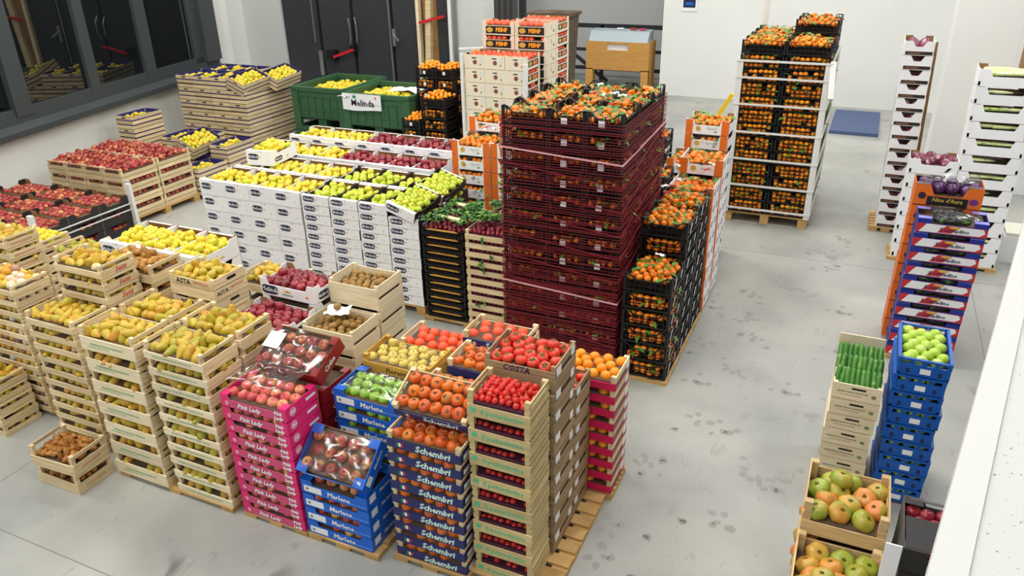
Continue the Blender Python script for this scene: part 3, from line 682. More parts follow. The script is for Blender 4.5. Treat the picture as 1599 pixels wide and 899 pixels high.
pear4 = wcrate(.48, .3, .166, [(0, .098)], [(0, .07), (.085, .115), (.135, .164)], mat=PALE, fmat=PALE2, fill=.09, prints=[P('print', dashes(12, .3, .012, GREENP), (), (0, -.1505, .055)), P('print', dashes(10, .2, .006, GREENP), (), (-.08, -.1505, .035))])
pear5 = wcrate(.485, .3, .1155, [(0, .052)], [(0, .052), (.09, .114)], fill=.055, fmat=PALE2, prints=[P('print', dashes(14, .34, .009, GREENP), (), (0, -.1505, .028))])
settiC = wcrate(.48, .3, .1025, [(0, .05)], [(0, .055), (.08, .1)], fill=.055, sprints=[LET(text('Setti', .052, REDP, 's', .25, .001), (.2415, .02, .029))])
tcrate = wcrate(.48, .3, .1, [(0, .05)], [(0, .055), (.078, .098)], fill=.055, sprints=[P('print', dashes(9, .2, .016, flat('faint_red', (196, 140, 110)), 's'), (), (.2405, 0, .028))])
darkp = wcrate(.5, .3, .15, [(0, .07)], [(0, .07), (.12, .148)], fill=.075, prints=[P('print', dashes(7, .2, .01, flat('grey_print', (150, 140, 120))), (), (.05, -.1505, .04))])
astaC = wcrate(.43, .32, .17, [(0, .08), (.086, .15)], [(0, .085), (.091, .168)], fill=.112,
               prints=[LET(text('ASTA', .058, BLACKP, 'f', 0, .0012), (-.07, -.1615, .118)), LET(text('FRUTTICOLA', .024, REDP, 'f', 0, .0004), (.1, -.1615, .124)), P('line', boxm('line', GREENP, .0, .18, -.1612, -.16, .102, .105))],
               sprints=[LET(text('ASTA', .045, BLACKP, 's', 0, .0006), (.2165, -.08, .05)), LET(text('FRUTTICOLA', .02, REDP, 's', 0, .0004), (.2165, .06, .055)),
                        P('hand_hole', decal('round', .09, .022, SLOT, 's'), (), (.2152, .02, .132))])
kiwiC = wcrate(.42, .33, .19, [(0, .115), (.118, .165)], [(0, .075), (.1, .188)], fill=.115, post=.02, mat=PALE2)
kiwif = wcrate(.4, .29, .16, [(0, .085)], [(0, .085), (.13, .158)], fill=.075, sprints=[P('print', dashes(8, .16, .014, flat('faint_red', (196, 140, 110)), 's'), (), (.2005, 0, .045))])
itflag = [P('print', boxm('print', FLAGG, -.17, -.155, -.1412, -.14, .018, .042)), P('print', boxm('print', WHITEP, -.155, -.14, -.1412, -.14, .018, .042)), P('print', boxm('print', REDP, -.14, -.125, -.1412, -.14, .018, .042))]
schC = wcrate(.47, .28, .1, [(0, .056)], [(0, .05), (.075, .098)], fmat=NAVYC, smat=NAVYC, fill=.06, prints=itflag+[LET(text('Schembri', .058, flat('mint_white', (206, 232, 220), .5), 'f', .2, .0022), (.06, -.1412, .03))],
              sprints=[P('print', decal('rect', .07, .03, WHITEP, 's'), (), (.2351, -.07, .027))])
schS = wcrate(.38, .28, .105, [(0, .056)], [(0, .05), (.075, .102)], fmat=NAVYC, fill=.06)
schB = wcrate(.42, .28, .108, [(0, .06)], [(0, .05), (.08, .106)], fmat=NAVYC, fill=.06, prints=[P('print', boxm('print', FLAGG, -.15, -.135, -.1412, -.14, .02, .044)), P('print', boxm('print', WHITEP, -.135, -.12, -.1412, -.14, .02, .044)), P('print', boxm('print', REDP, -.12, -.105, -.1412, -.14, .02, .044)), LET(text('Schembri', .058, flat('mint_white', (206, 232, 220), .5), 'f', .2, .0022), (.06, -.1412, .032))])
clover = MB()
for a in range(4):
    cx, cz = .012*math.cos(a*math.pi/2+.8), .012*math.sin(a*math.pi/2+.8)
    clover.prism([(cx+.009*math.cos(t), cz+.009*math.sin(t)) for t in np.linspace(0, 6.283, 8)[:-1]], 'y', -.001, 0)
tomC = wcrate(.36, .27, .157, [(0, .075)], [(0, .03), (.045, .075), (.09, .12), (.132, .155)], fill=.09, mat=wood('olive_wood', (214, 196, 148), (184, 160, 108)), bedm=PURPT,
              prints=[P('print', clover.build('print', MINTP), (), (-.145, -.1355, .045)), LET(text('il pomodorino', .042, MINTP, 'f', .1, .0012, 1.0), (.02, -.1365, .04))])
brnC = wcrate(.42, .33, .145, [(0, .07), (.072, .11)], [(0, .06), (.1, .143)], mat=BROWN, fill=.085, post=.02, prints=[LET(text('COSTA', .05, NAVY, 'f', .2, .001), (-.02, -.1665, .09))],
              sprints=[P('sticker', decal('rect', .07, .05, WHITEP, 's'), (), (.2105, -.11, .1)), P('sticker', decal('rect', .05, .05, WHITEP, 's'), (), (.2105, .11, .11))])
brn2 = wcrate(.41, .28, .137, [(0, .07), (.072, .11)], [(0, .055), (.095, .135)], mat=BROWN, fill=.075, post=.02, sprints=[P('sticker', decal('rect', .06, .045, WHITEP, 's'), (), (.2055, -.08, .1))])
pchC = wcrate(.48, .31, .1, [(0, .052)], [(0, .05), (.055, .098)], fmat=MAGC, smat=GREYC, pmat=PALE, fill=.06, sprints=[P('stripe', decal('rect', .3, .014, MAGC, 's'), (), (.2405, 0, .02)), P('sticker', decal('rect', .06, .05, WHITEP, 's'), (), (.2405, .1, .06))])
fioC = wcrate(.5, .3, .12, [(0, .075)], [(0, .075), (.08, .118)], mat=AMBER, fill=.075, prints=[LET(text('Fiorentini', .05, BLACKP, 'f', .1, .0004), (.02, -.1515, .038))])
citC = wcrate(.46, .3, .115, [(0, .05)], [(0, .05), (.08, .113)], fill=.065)
redC = wcrate(.335, .565, .165, [(0, .048), (.054, .102)], [(0, .048), (.054, .102)], fill=.122, post=.03, toprail=True, prints=[P('print', dashes(6, .2, .01, flat('faint_red', (196, 140, 110))), (), (0, -.2828, .08))])
bluC = wcrate(.338, .55, .19, [(0, .05), (.067, .116), (.133, .184)], [(0, .05), (.067, .116), (.133, .184)], fill=.115, liner=(LINER, .186), post=.012,
              prints=[P('hand_hole', decal('round', .08, .018, SLOT), (), (0, -.276, .16))])
cucC = wcrate(.285, .5, .115, [(0, .112)], [(0, .05), (.06, .112)], mat=PALE2, fill=.07, post=.02, prints=[P('hand_hole', decal('round', .085, .012, SLOT), (), (.01, -.251, .086)), P('print', dashes(10, .19, .009, flat('olive_print', (120, 134, 96))), (), (-.02, -.2505, .058)),
              P('print', dashes(9, .13, .006, flat('faint_red', (206, 160, 130))), (), (-.03, -.2505, .038)), P('print', decal('oval', .03, .024, flat('olive_print', (120, 134, 96))), (), (.1, -.2505, .05))])
bigC = wcrate(.4, .4, .2, [(0, .085)], [(0, .07), (.085, .13), (.15, .198)], back=[(0, .15)], fill=.09, post=.035, mat=wood('tan_wood', (226, 198, 150), (196, 160, 108)))
rdwC = wcrate(.46, .3, .087, [(0, .052)], [(0, .05), (.066, .085)], fill=.055, bedm=PURPT)
# cartons
def mel(h, side):
    me, kid = logo('f', .14, .066 if h > .12 else .054, .044 if h > .12 else .039)
    zz = h*.58
    pr = [P('logo', me, kid, (-.075, -.2505, zz)), P('print', decal('oval', .012, .012, ORNGP), (), (.015, -.2505, zz)), P('print', decal('oval', .012, .008, FLAGG), (), (.0, -.2505, h*.93)),
          P('print', decal('oval', .018, .008, REDP), (), (.03, -.2505, h*.92)), P('print', decal('oval', .01, .01, flat('grey_dot', (150, 156, 160))), (), (.1, -.2505, h*.35))]
    me2, kid2 = logo('s', .15, .05, .038)
    sp = [P('logo', me2, kid2, (.1635, -.13, h*.36)), P('print', decal('oval', .05, .014, GOLDP, 's'), (), (.1635, .05, h*.3))] if side == 0 else \
         [P('logo', decal('round', .13, .04, NAVY, 's'), [LET(text('Melinda', .03, WHITEP, 's', 0, .0006), (.0016, 0, 0))], (.1635, -.13, h*.36))]
    return tray(.325, .5, h, h-.004, h*.74, .05, .09, WHITEC, WHITEC if side == 0 else BLACKC, None, h-.072, pr, sp, t=.005, flap=WHITEC)
melH, melL = mel(.168, 0), mel(.1, 1)
def body(w, d, h, mat, n): return boxm(n, mat, -w/2, w/2, -d/2, d/2, .002, h-.004)
mr_, mk_ = logo('f', .16, .07, .052)
redM = tray(.5, .3, .14, .09, .1, .06, .06, WHITEC, WHITEC, None, .075, [P('logo', mr_, mk_, (-.165, -.1505, .05)), P('print', decal('oval', .06, .018, GOLDP), (), (0, -.1505, .058)), P('print', decal('rect', .1, .012, GREENP), (), (.0, -.1505, .032)), P('print', decal('oval', .022, .022, ORNGP), (), (.18, -.1505, .045))],
            [P('logo', decal('round', .12, .06, NAVY, 's'), [LET(text('Melinda', .04, WHITEP, 's', 0, .0006), (.0016, 0, 0))], (.2505, -.05, .05))])
def film_strip(): return None
mark = [P('print', decal('rect', .13, .045, WHITEP), [P('print', decal('oval', .02, .02, flat('olive_print', (120, 134, 96))), (), (-.04, -.0012, 0))], (-.155, -.1505, .037)), LET(text('Marlene', .05, WHITEP, 'f', .15, .0012), (.035, -.1525, .038)), P('print', dashes(8, .13, .006, flat('pale_blue_print', (120, 170, 230))), (), (.16, -.1515, .025))]
marS = [LET(text('Marlene', .036, WHITEP, 's', .15, .001), (.2425, .04, .06)), P('sticker', decal('rect', .06, .05, WHITEP, 's'), (), (.2405, -.09, .06))]
marC = tray(.48, .3, .107, .066, .2, .075, .05, BLUEC, BLUEC, None, .062, mark, marS, sl=.012, toplid=BLUEC)
marA = tray(.48, .3, .11, .068, .2, .075, .05, BLUEC, BLUEC, None, .062, mark, marS, sl=.012, toplid=BLUEC)
pinkP = [LET(text('Pink Lady', .044, WHITEP, 'f', .3, .0014), (-.035, -.1525, .03)), LET(text('Pink\nLady', .034, WHITEP, 'f', .3, .0016), (.185, -.1525, .036)), P('print', decal('oval', .03, .03, flat('rose_print', (232, 150, 180))), (), (-.2, -.1515, .032))]
pinkS = [P('logo', decal('oval', .06, .058, flat('rose_print', (232, 150, 180)), 's'), [LET(text('Pink', .026, WHITEP, 's', .3, .001), (.0016, 0, 0))], (.2455, -.09, .045)), P('print', decal('rect', .09, .016, WHITEP, 's'), (), (.2455, .08, .05))]
pnkC = tray(.49, .3, .092, .056, .2, .055, .05, PINKD, PINKC, PINKC, .056, pinkP, pinkS, sl=.01, toplid=PINKC)
rcaC = tray(.48, .3, .107, .104, .2, .05, .05, DREDC, DREDC, None, .07, [], [LET(text('Crilsa', .05, WHITEP, 's', .2, .001), (.2425, -.02, .05))], toplid=DREDC)
blkC = tray(.6, .4, .15, .1, .085, .08, .08, BLACKC, BLACKC, None, .085, [], [], inner=KRAFT, sl=.03)
orgP = [P('print', decal('oval', .055, .055, GOLDP), (), (-.09, -.2005, .06)), LET(text('Agrumi', .036, flat('sage_print', (150, 170, 156)), 'f', .1), (.05, -.2015, .068)), P('print', decal('oval', .03, .016, flat('olive_print', (120, 134, 96))), (), (.09, -.2005, .035))]
orgC = tray(.44, .4, .155, .098, .098, .075, .06, WHITEC, WHITEC, ORNGC, .05, orgP, [P('stripe', decal('rect', .03, .14, ORNGC, 's'), (), (.2205, -.16, .075)), P('hand_hole', decal('round', .08, .025, SLOT, 's'), (), (.2205, .02, .115))])
orgR = tray(.4, .38, .155, .098, .2, .075, .06, WHITEC, WHITEC, ORNGC, .1, [P('print', decal('oval', .055, .055, GOLDP), (), (-.07, -.1905, .06)), LET(text('Agrumi', .034, flat('sage_print', (150, 170, 156)), 'f', .1), (.05, -.1915, .062))],
            [P('stripe', decal('rect', .05, .15, ORNGC, 's'), (), (.2005, -.16, .076)), P('hand_hole', decal('para', .035, .05, SLOT, 's'), (), (.2005, -.05, .075)), P('hand_hole', decal('para', .035, .05, SLOT, 's'), (), (.2005, .1, .075))])
crmE = tray(.3, .5, .185, .2, .125, .05, .06, CREAMC, CREAMC, None, .135, [P('hand_hole', decal('round', .07, .014, SLOT), (), (0, -.251, .14)), P('print', decal('oval', .062, .062, flat('maroon_print', (130, 78, 66))), (), (.01, -.2505, .085)), P('print', decal('oval', .02, .03, flat('olive_brown_print', (150, 120, 60))), (), (.09, -.2505, .055)), P('sticker', decal('rect', .04, .05, flat('pale_sticker', (212, 220, 226))), (), (.1, -.2505, .12))],
            [P('print', decal('rect', .34, .075, BLACKP, 's'), [P('print', decal('oval', .09, .055, GOLDP, 's'), (), (.0014, -.1, 0)), P('print', decal('rect', .15, .05, ORNGP, 's'), (), (.0014, .06, 0))], (.1505, 0, .075))])
crmF = tray(.48, .32, .185, .125, .2, .05, .05, CREAMC, CREAMC, None, .135, [P('print', decal('rect', .38, .1, BLACKP), [P('print', decal('oval', .1, .07, GOLDP), (), (-.13, -.0014, 0)), LET(text('PEINP', .07, flat('amber_print', (246, 166, 40), .5), 'f', 0, .004), (.05, -.0016, 0))], (0, -.1605, .068))],
            [P('hand_hole', decal('round', .012, .05, flat('maroon_print', (130, 78, 66)), 's'), (), (.2405, -.02, .11)), P('print', decal('oval', .04, .04, flat('maroon_print', (130, 78, 66)), 's'), (), (.2405, .06, .06))])
radC = tray(.3, .5, .155, .094, .1, .08, .1, WHITEC, WHITEC, None, .05, [P('print', decal('rect', .27, .036, flat('dark_label', (44, 36, 34))), [P('print', decal('rect', .13, .014, flat('copper_print', (132, 84, 50))), (), (-.05, -.0014, 0))], (.005, -.2505, .026))], [], sl=.035)
celC = tray(.53, .36, .172, .098, .16, .09, .05, WHITEC, WHITEC, None, .08, [P('hand_hole', decal('round', .022, .04, SLOT), (), (.25, -.1805, .03)), P('hand_hole', decal('round', .02, .04, SLOT), (), (-.25, -.1805, .03))], [], sl=.03)
purC = tray(.46, .36, .16, .1, .15, .09, .05, WHITEC, WHITEC, None, .08, [P('hand_hole', decal('para', .03, .05, SLOT), (), (.14, -.1805, .06)), P('hand_hole', decal('round', .02, .04, SLOT), (), (-.21, -.1805, .03))], [], sl=.03)
eggP = [P('print', boxm('print', REDP, -.25, .25, -.1512, -.15, .008, .08)), P('print', MB().prism([(-.23, .01), (.2, .018), (.235, .045), (.22, .076), (-.18, .08)], 'y', -.1524, -.1512).build('print', WHITEP),
        [P('print', MB().prism([(-.1, .016), (.0, .018), (.06, .077), (-.04, .078)], 'y', -.1532, -.1524).build('print', REDP)), P('print', decal('oval', .08, .02, GOLDP), (), (.02, -.1534, .068)), LET(text('Il contadino', .044, NAVY, 'f', .15, .001), (.02, -.155, .042))], (0, 0, 0))]
eggC = tray(.5, .3, .126, .085, .2, .1, .05, BLUED, BLUED, None, .075, eggP, [], sl=.005, toplid=LILAC)
viol = [P('print', boxm('print', BLACKP, -.15, .15, -.1512, -.15, .004, .08)), LET(text("Nina d'Aura", .046, GOLDP, 'f', .15, .001), (0, -.1526, .052)), P('print', decal('oval', .06, .06, flat('dark_purple_print', (52, 26, 52))), (), (-.19, -.1515, .08)), P('print', decal('oval', .07, .055, flat('purple_print', (110, 50, 120))), (), (.19, -.1515, .06))]
vioC = tray(.5, .3, .18, .085, .2, .11, .05, ORNGC, ORNGC, None, .09, viol, [], sl=.04, toplid=GREYC)
# plastic crates
tagw = P('tag', decal('rect', .045, .05, WHITEP), (), (0, -.0085, .1))
bl40 = plastic(.395, .305, .166, BLKPL, .28, .07, 9, .05, prints=())
bl30 = plastic(.298, .405, .166, BLKPL, .28, .06, 8, .05, prints=[P('tag', decal('rect', .05, .052, WHITEP), (), (-.02, -.0085, .075))])
bl45 = plastic(.39, .445, .155, BLKPL, .28, .07, 8, .05, sprints=[P('sticker', decal('para', .03, .07, WHITEP, 's'), (), (.196, -.1, .07)), P('sticker', decal('para', .03, .05, WHITEP, 's'), (), (.196, .1, .075))])
bl49 = plastic(.488, .355, .16, BLKPL, .3, .09, 9, .05)
bl28 = plastic(.3, .4, .16, BLKPL, .28, .06, 7, .06, prints=[P('tag', decal('rect', .04, .045, WHITEP), (), (0, -.0085, .08))])
bl39 = plastic(.39, .4, .16, BLKPL, .28, .07, 8, .06)
rdbC = plastic(.43, .3, .077, BLKPL, .2, .07, 10, .05, prints=[P('wood_strip', boxm('wood_strip', AMBER, -.16, .16, -.012, .01, .058, .066)), ], bedm=PURPT)
def bluecrate(w, d, h):
    m = BLUPL; t = .012; hh = h-.004
    F = MB().box(-w/2, w/2, -t/2, t/2, .004, h*.62).box(-w/2, w/2, -t/2-.006, t/2, h*.86, hh).box(-w/2, w/2, -t/2-.004, t/2, .004, .014)
    for i in range(5):
        x = (i-2)*w*.235; F.box(x-.012, x+.012, -t/2, t/2, h*.6, h*.88)
    F.box(-w/2-.001, -w/2+.02, -t/2-.004, t/2, .004, hh).box(w/2-.02, w/2+.001, -t/2-.004, t/2, .004, hh)
    S = MB().box(-d/2, d/2, -t/2, t/2, .004, .03).box(-d/2, d/2, -t/2-.006, t/2, h*.86, hh).box(-d/2, d/2, -t/2, t/2, h*.42, h*.5)
    for i in range(13): S.box((i-6)*d/13.2-.008, (i-6)*d/13.2+.008, -t/2, t/2, .02, h*.9)
    fm, sm = F.build('front_wall', m), S.build('side_wall', m)
    ps = [P('base_panel', boxm('base_panel', m, -w/2+t, w/2-t, -d/2+t, d/2-t, .004, .014)),
          P('front_wall', fm, [P('tag', decal('rect', .058, .036, WHITEP), (), (.01, -.0075, h*.32)), P('clip', decal('rect', .018, .03, NAVY), (), (-.085, -.0065, h*.25)), P('clip', decal('rect', .018, .03, NAVY), (), (.09, -.0065, h*.25))], (0, -d/2+t/2, 0)),
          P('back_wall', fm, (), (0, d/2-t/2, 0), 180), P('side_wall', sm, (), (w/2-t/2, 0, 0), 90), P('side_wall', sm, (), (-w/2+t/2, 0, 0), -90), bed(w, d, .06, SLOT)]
    return dict(parts=ps, w=w, d=d, h=h)
bluK = bluecrate(.285, .48, .118)
def greenbin(w, d, h):
    m = GRNPL; ps = []
    def wl(L):
        mb = MB().box(-L/2, L/2, -.02, .02, .14, h-.05).box(-L/2, L/2, -.04, .03, h-.06, h)
        for s in (-1, 1): mb.box(min(s*L/2, s*(L/2-.12)), max(s*L/2, s*(L/2-.12)), -.04, .02, 0, h-.04)
        n = int(L/.14)
        for i in range(n): x = (i-(n-1)/2)*.14; mb.box(x-.008, x+.008, -.035, .0, .16, h-.14)
        for z in (.16, .27, h-.14): mb.box(-L/2+.1, L/2-.1, -.033, .0, z-.008, z+.008)
        return mb.build('side_wall', m)
    a, b = wl(w), wl(d-.04)
    ps += [P('front_wall', a, (), (0, -d/2+.03, 0)), P('back_wall', a, (), (0, d/2-.03, 0), 180), P('side_wall', b, (), (w/2-.03, 0, 0), 90), P('side_wall', b, (), (-w/2+.03, 0, 0), -90),
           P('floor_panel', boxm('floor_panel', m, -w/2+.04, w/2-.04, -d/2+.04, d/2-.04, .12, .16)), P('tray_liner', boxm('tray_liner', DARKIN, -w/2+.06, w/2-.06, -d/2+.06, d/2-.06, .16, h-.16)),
           P('foot', boxm('foot', m, -.08, .08, -d/2+.05, d/2-.05, 0, .12))]
    return dict(parts=ps, w=w, d=d, h=h)

# ================================================================== FRONT BLOCK
GP = 'wooden pear crates in front'
F = lambda k, sp, z, d, g, **kw: dict(k=k, sp=sp, z=z, d=d, g=g, **kw)
pallet(-5.95, -4.68, 3.13, 3.6, .04, 'low pallet under the leftmost pear stacks'); pallet(-4.39, -3.36, 2.82, 3.45, .04, 'low pallet under the green-lettered pear stacks')
stack(pearL, 'pear_crate', 'wooden pear crate', 'crate', 'the stack cut by the left frame edge', -6.05, 2.79, .0, 5, GP, F('pear', .075, .05, 'yellow pear', 'pears'), 'fr', lean=(-.004, 0))
stack(pearL, 'fruit_crate', 'wooden crate', 'crate', 'the wrapped-fruit stack at far left', -5.96, 3.12, .04, 12, GP, F('wrap', .075, .055, 'wrapped yellow fruit', 'wrapped fruit', lz=.055, dome=.012, second=.1, alt='pear', pa=.25), 'fr')
stack(pear3, 'pear_crate', 'wooden pear crate', 'crate', 'the stack behind the floor pears', -5.15, 2.96, .0, 11, GP, F('pear', .078, .055, 'yellow pear', 'pears', lz=.055, dome=.012, second=.1, alt='wrap', pa=.12), 'fr')
stack(pear4, 'pear_crate', 'wide-board pear crate', 'crate', 'the pear stack behind the floor crates', -4.39, 2.81, .04, 7, GP, F('pear', .074, .095, 'plump yellow pear', 'pears', lz=.1, dome=.025, second=.2), 'fr')
stack(pear5, 'pear_crate', 'wooden pear crate', 'crate', 'the pear stack beside pink cartons', -3.84, 2.83, .04, 10, GP, F('gpear', .074, .062, 'greenish yellow pear', 'pears', lz=.06, second=.05, dome=.008), 'fr')
stack(pear4, 'pear_crate', 'wide-board pear crate', 'crate', 'the second-row stack before the lettered crate', -4.39, 3.13, .04, 7, GP, F('pear', .074, .095, 'plump yellow pear', 'pears', dome=.025, second=.2), 'r')
stack(pear5, 'pear_crate', 'wooden pear crate', 'crate', 'the second-row stack left of red tray', -3.84, 3.15, .04, 10, GP, F('gpear', .074, .062, 'orange-flushed pear', 'pears', second=.08, dome=.015), 'r')
stack(settiC, 'pear_crate', 'red-lettered crate', 'crate', 'the red-lettered pear stack', -5.17, 3.28, .04, 13, GP, F('pear', .08, .055, 'large yellow pear', 'pears', lz=.055, dome=.015, second=.12, alt='wrap', pa=.1), 'fr', lite=8)
stack(tcrate, 'fruit_crate', 'pale fruit crate', 'crate', 'the rear stack at far left', -6.7, 3.6, .04, 12, GP, F('pear', .08, .055, 'pale yellow pear', 'pears', lz=.055, dome=.012, second=.1, alt='wrap', pa=.2), 'fr', lite=8)
stack(tcrate, 'fruit_crate', 'pale fruit crate', 'crate', 'the low rear stack near peach cartons', -6.18, 3.95, .04, 10, GP, F('gpear', .08, .055, 'dull green pear', 'pears', lz=.055, dome=.012, second=.1), 'fr', lite=8)
stack(tcrate, 'apple_crate', 'slatted apple crate', 'crate', 'the far-left stack before black cartons', -7.12, 4.15, .04, 9, GP, F('yapple', .08, .06, 'yellow apple', 'apples', dome=.01, second=.1), '')
pallet(-5.1, -3.4, 3.58, 4.3, .04, 'low pallet under the lettered and russet pear crates')
stack(darkp, 'pear_crate', 'wooden crate', 'crate', 'the russet pear stack', -5.09, 3.6, .06, 8, GP, F('bpear', .066, .085, 'russet brown pear', 'russet pears', second=.6, dome=.035), 'fr', lite=6)
stack(astaC, 'pear_crate', 'solid-sided crate', 'crate', 'the black-lettered pear stack', -4.41, 3.6, .06, 7, GP, F('pear', .072, .118, 'orange-yellow pear', 'pears', second=.35, dome=.03, lz=.13), 'f', lite=5, rz=-2)
stack(melH, 'apple_carton', 'white apple carton', 'carton', 'the left column behind russet pears', -5.5, 3.92, .04, 7, 'white apple cartons', F('yapple', .078, .105, 'yellow apple', 'apples', dome=.02, second=.25), '')
stack(melH, 'apple_carton', 'white apple carton', 'carton', 'the middle column behind russet pears', -5.165, 3.92, .04, 7, 'white apple cartons', F('yapple', .078, .105, 'flushed yellow apple', 'apples', dome=.02, second=.25), '')
stack(melH, 'apple_carton', 'white apple carton', 'carton', 'the column behind the black-lettered crates', -4.83, 3.92, .04, 7, 'white apple cartons', F('yapple', .078, .105, 'ripe yellow apple', 'apples', dome=.02, second=.25), '')
stack(darkp, 'pear_crate', 'wooden pear crate', 'crate', 'the stack behind the white apple tray', -4.42, 4.3, .04, 6, GP, F('pear', .075, .085, 'small yellow pear', 'pears'), '')
tilted(kiwif, 'pear_crate', 'lower of two wooden pear crates on the floor', 'crate', 'floor pear crates', T((-4.66, 2.69, 0)))
M = T((-4.65, 2.68, .16)) @ Rz(3)
tilted(kiwif, 'pear_crate', 'upper of two wooden pear crates on the floor', 'crate', 'floor pear crates', M)
heap(M, .35, .24, .085, 'spear', .05, 'small russet pear in the upper crate on the floor', 'russet pears on the floor', .03, .6)
row(T((-4.66, 2.69, 0)), .4, .29, .1, 'spear', .052, 'fr', 'small russet pear in the lower crate on the floor', 'russet pears below')
# pink, red, blue trays
pallet(-3.28, -2.77, 2.84, 3.46, .04, 'low pallet under the pink cartons'); pallet(-2.76, -2.24, 2.84, 3.48, .045, 'low pallet under the blue cartons')
stack(pnkC, 'apple_carton', 'pink apple carton', 'carton', 'the pink carton stack', -3.27, 2.84, .04, 10, 'pink cartons', F('pinkapple', .078, .064, 'pink apple', 'pink apples', lz=.06, second=0, dome=.0, reg=True), 'f', jit=.002)
film(.44, .26, T((-3.025, 2.99, 1.06)) @ Rx(1), 'clear film over the pink apple tray', 3)
stack(rcaC, 'apple_carton', 'dark red carton', 'carton', 'the red stack behind pink cartons', -3.25, 3.17, .04, 8, 'dark red cartons', None, '')
M = T((-3.0, 3.3, 1.005)) @ Rx(27)
tilted(rcaC, 'apple_carton', 'dark red tray of striped apples propped behind pink cartons', 'carton', 'dark red cartons', M, dict(k='redapple', sp=.079, z=.078, lab='striped red apple in the propped dark red tray', g='apples in the red tray'))
film(.46, .28, M @ T((0, 0, .118)), 'glossy film over the propped dark red tray', 5)
single('paper_sticker', boxm('paper_sticker', WHITEP, -.06, .06, -.06, .06, 0, .002), M @ T((-.17, .02, .13)), 'white paper sticker with red mark on dark red tray', 'sticker')
stack(marC, 'apple_carton', 'blue apple carton', 'carton', 'the low front blue stack', -2.76, 2.85, .045, 4, 'blue apple cartons', F('redapple', .088, .075, 'red apple', 'red apples'), 'f', topfill=False, jit=.002)
row(T((-2.52, 3.0, .366)), .48, .3, .09, 'redapple', .088, 'f', 'red apple in the topmost flat carton of blue front stack', 'flat blue tray apples', .06)
M = T((-2.515, 3.0, .575)) @ Rx(40)
tilted(marC, 'apple_carton', 'blue tray of red apples propped on the front stack', 'carton', 'blue apple cartons', M, dict(k='redapple', sp=.08, z=.073, lab='red apple in the propped blue tray', g='apples in propped blue tray'))
film(.44, .27, M @ T((0, 0, .115)), 'crinkled film over the propped blue tray', 9)
stack(marA, 'apple_carton', 'blue apple carton', 'carton', 'the green-apple stack', -2.7, 3.19, .045, 8, 'blue apple cartons', F('greenapple', .077, .072, 'bright green apple', 'green apples', lz=.07, second=0, dome=.0, reg=True), 'f', jit=.002)
film(.42, .26, T((-2.46, 3.34, .925)), 'clear film over the bright green apples', 12)
stack(fioC, 'apple_crate', 'amber wooden crate', 'crate', 'the amber stack behind green apples', -2.69, 3.5, .04, 8, 'amber crates', F('papple', .08, .07, 'pale yellow apple', 'pale apples', second=.1, dome=.0), 'f', lite=7, jit=.002)
stack(citC, 'citrus_crate', 'pale wooden crate', 'crate', 'the red-orange stack', -2.62, 3.83, .04, 8, 'citrus crates', F('citr', .086, .068, 'large red orange', 'red oranges', second=.05, dome=.005), 'f', lite=6)
# navy crates of orange tomatoes
pallet(-2.17, -1.66, 2.9, 3.85, .04, 'low pallet under the navy-fronted crates'); GS = 'navy-fronted tomato crates'
stack(schC, 'tomato_crate', 'navy-fronted crate', 'crate', 'the front navy stack', -2.15, 2.92, .04, 9, GS, F('pers', .076, .064, 'orange tomato', 'orange tomatoes', lz=.062, reg=True, second=0, dome=0), 'fr', jit=.003)
stack(schC, 'tomato_crate', 'navy-fronted crate', 'crate', 'the second navy stack', -2.13, 3.215, .04, 10, GS, F('pers', .076, .064, 'orange tomato', 'orange tomatoes', reg=True, second=0, dome=0), '', jit=.002)
tilted(schC, 'tomato_crate', 'propped crate of orange tomatoes on the front navy stack', 'crate', GS, T((-1.9, 3.02, .99)) @ Rx(25) @ T((0, .14, 0)), dict(k='pers', sp=.075, z=.066, lab='orange tomato in the propped crate', g='orange tomatoes in propped crate'))
stack(schS, 'tomato_crate', 'navy-fronted crate', 'crate', 'the third navy stack', -2.08, 3.52, .04, 10, GS, F('pers', .076, .064, 'orange tomato', 'orange tomatoes', second=.1, dome=.01), 'f', lite=8)
stack(schB, 'tomato_crate', 'navy-fronted crate', 'crate', 'the rearmost navy stack', -2.13, 3.83, .04, 10, GS, F('citr', .085, .055, 'pale orange fruit', 'orange fruit', second=0, dome=0), 'f', lite=8)
# tomatoes
pallet(-1.78, -1.15, 2.96, 3.9, .05, 'pallet under the cherry tomato and brown crates', 'x', 8); GT = 'tomato crates'
stack(tomC, 'cherry_tomato_crate', 'mint-lettered crate', 'crate', 'the cherry tomato stack', -1.645, 2.97, .05, 8, GT, F('cherry', .037, .098, 'cherry tomato', 'cherry tomatoes', lz=.085, second=.6, dome=.012), 'fr', jit=.003)
stack(brnC, 'tomato_crate', 'brown crate', 'crate', 'the brown tomato stack', -1.69, 3.27, .05, 9, GT, F('tomato', .072, .1, 'red tomato', 'red tomatoes', second=.2, dome=.015), 'r', jit=.002)
stack(brn2, 'tomato_crate', 'brown crate', 'crate', 'the lower brown stack behind tomatoes', -1.685, 3.615, .05, 7, GT, F('tomato', .072, .085, 'red tomato', 'red tomatoes', second=.0, dome=0), 'r', jit=.002)
pallet(-1.62, -1.11, 3.92, 4.24, .05, 'low pallet under the magenta-edged cartons')
stack(pchC, 'fruit_carton', 'magenta-edged carton', 'carton', 'the magenta and black stack', -1.6, 3.92, .05, 9, 'magenta cartons', F('oran', .08, .065, 'large orange fruit', 'orange fruit', second=.1, dome=.01), 'fr', jit=.002)
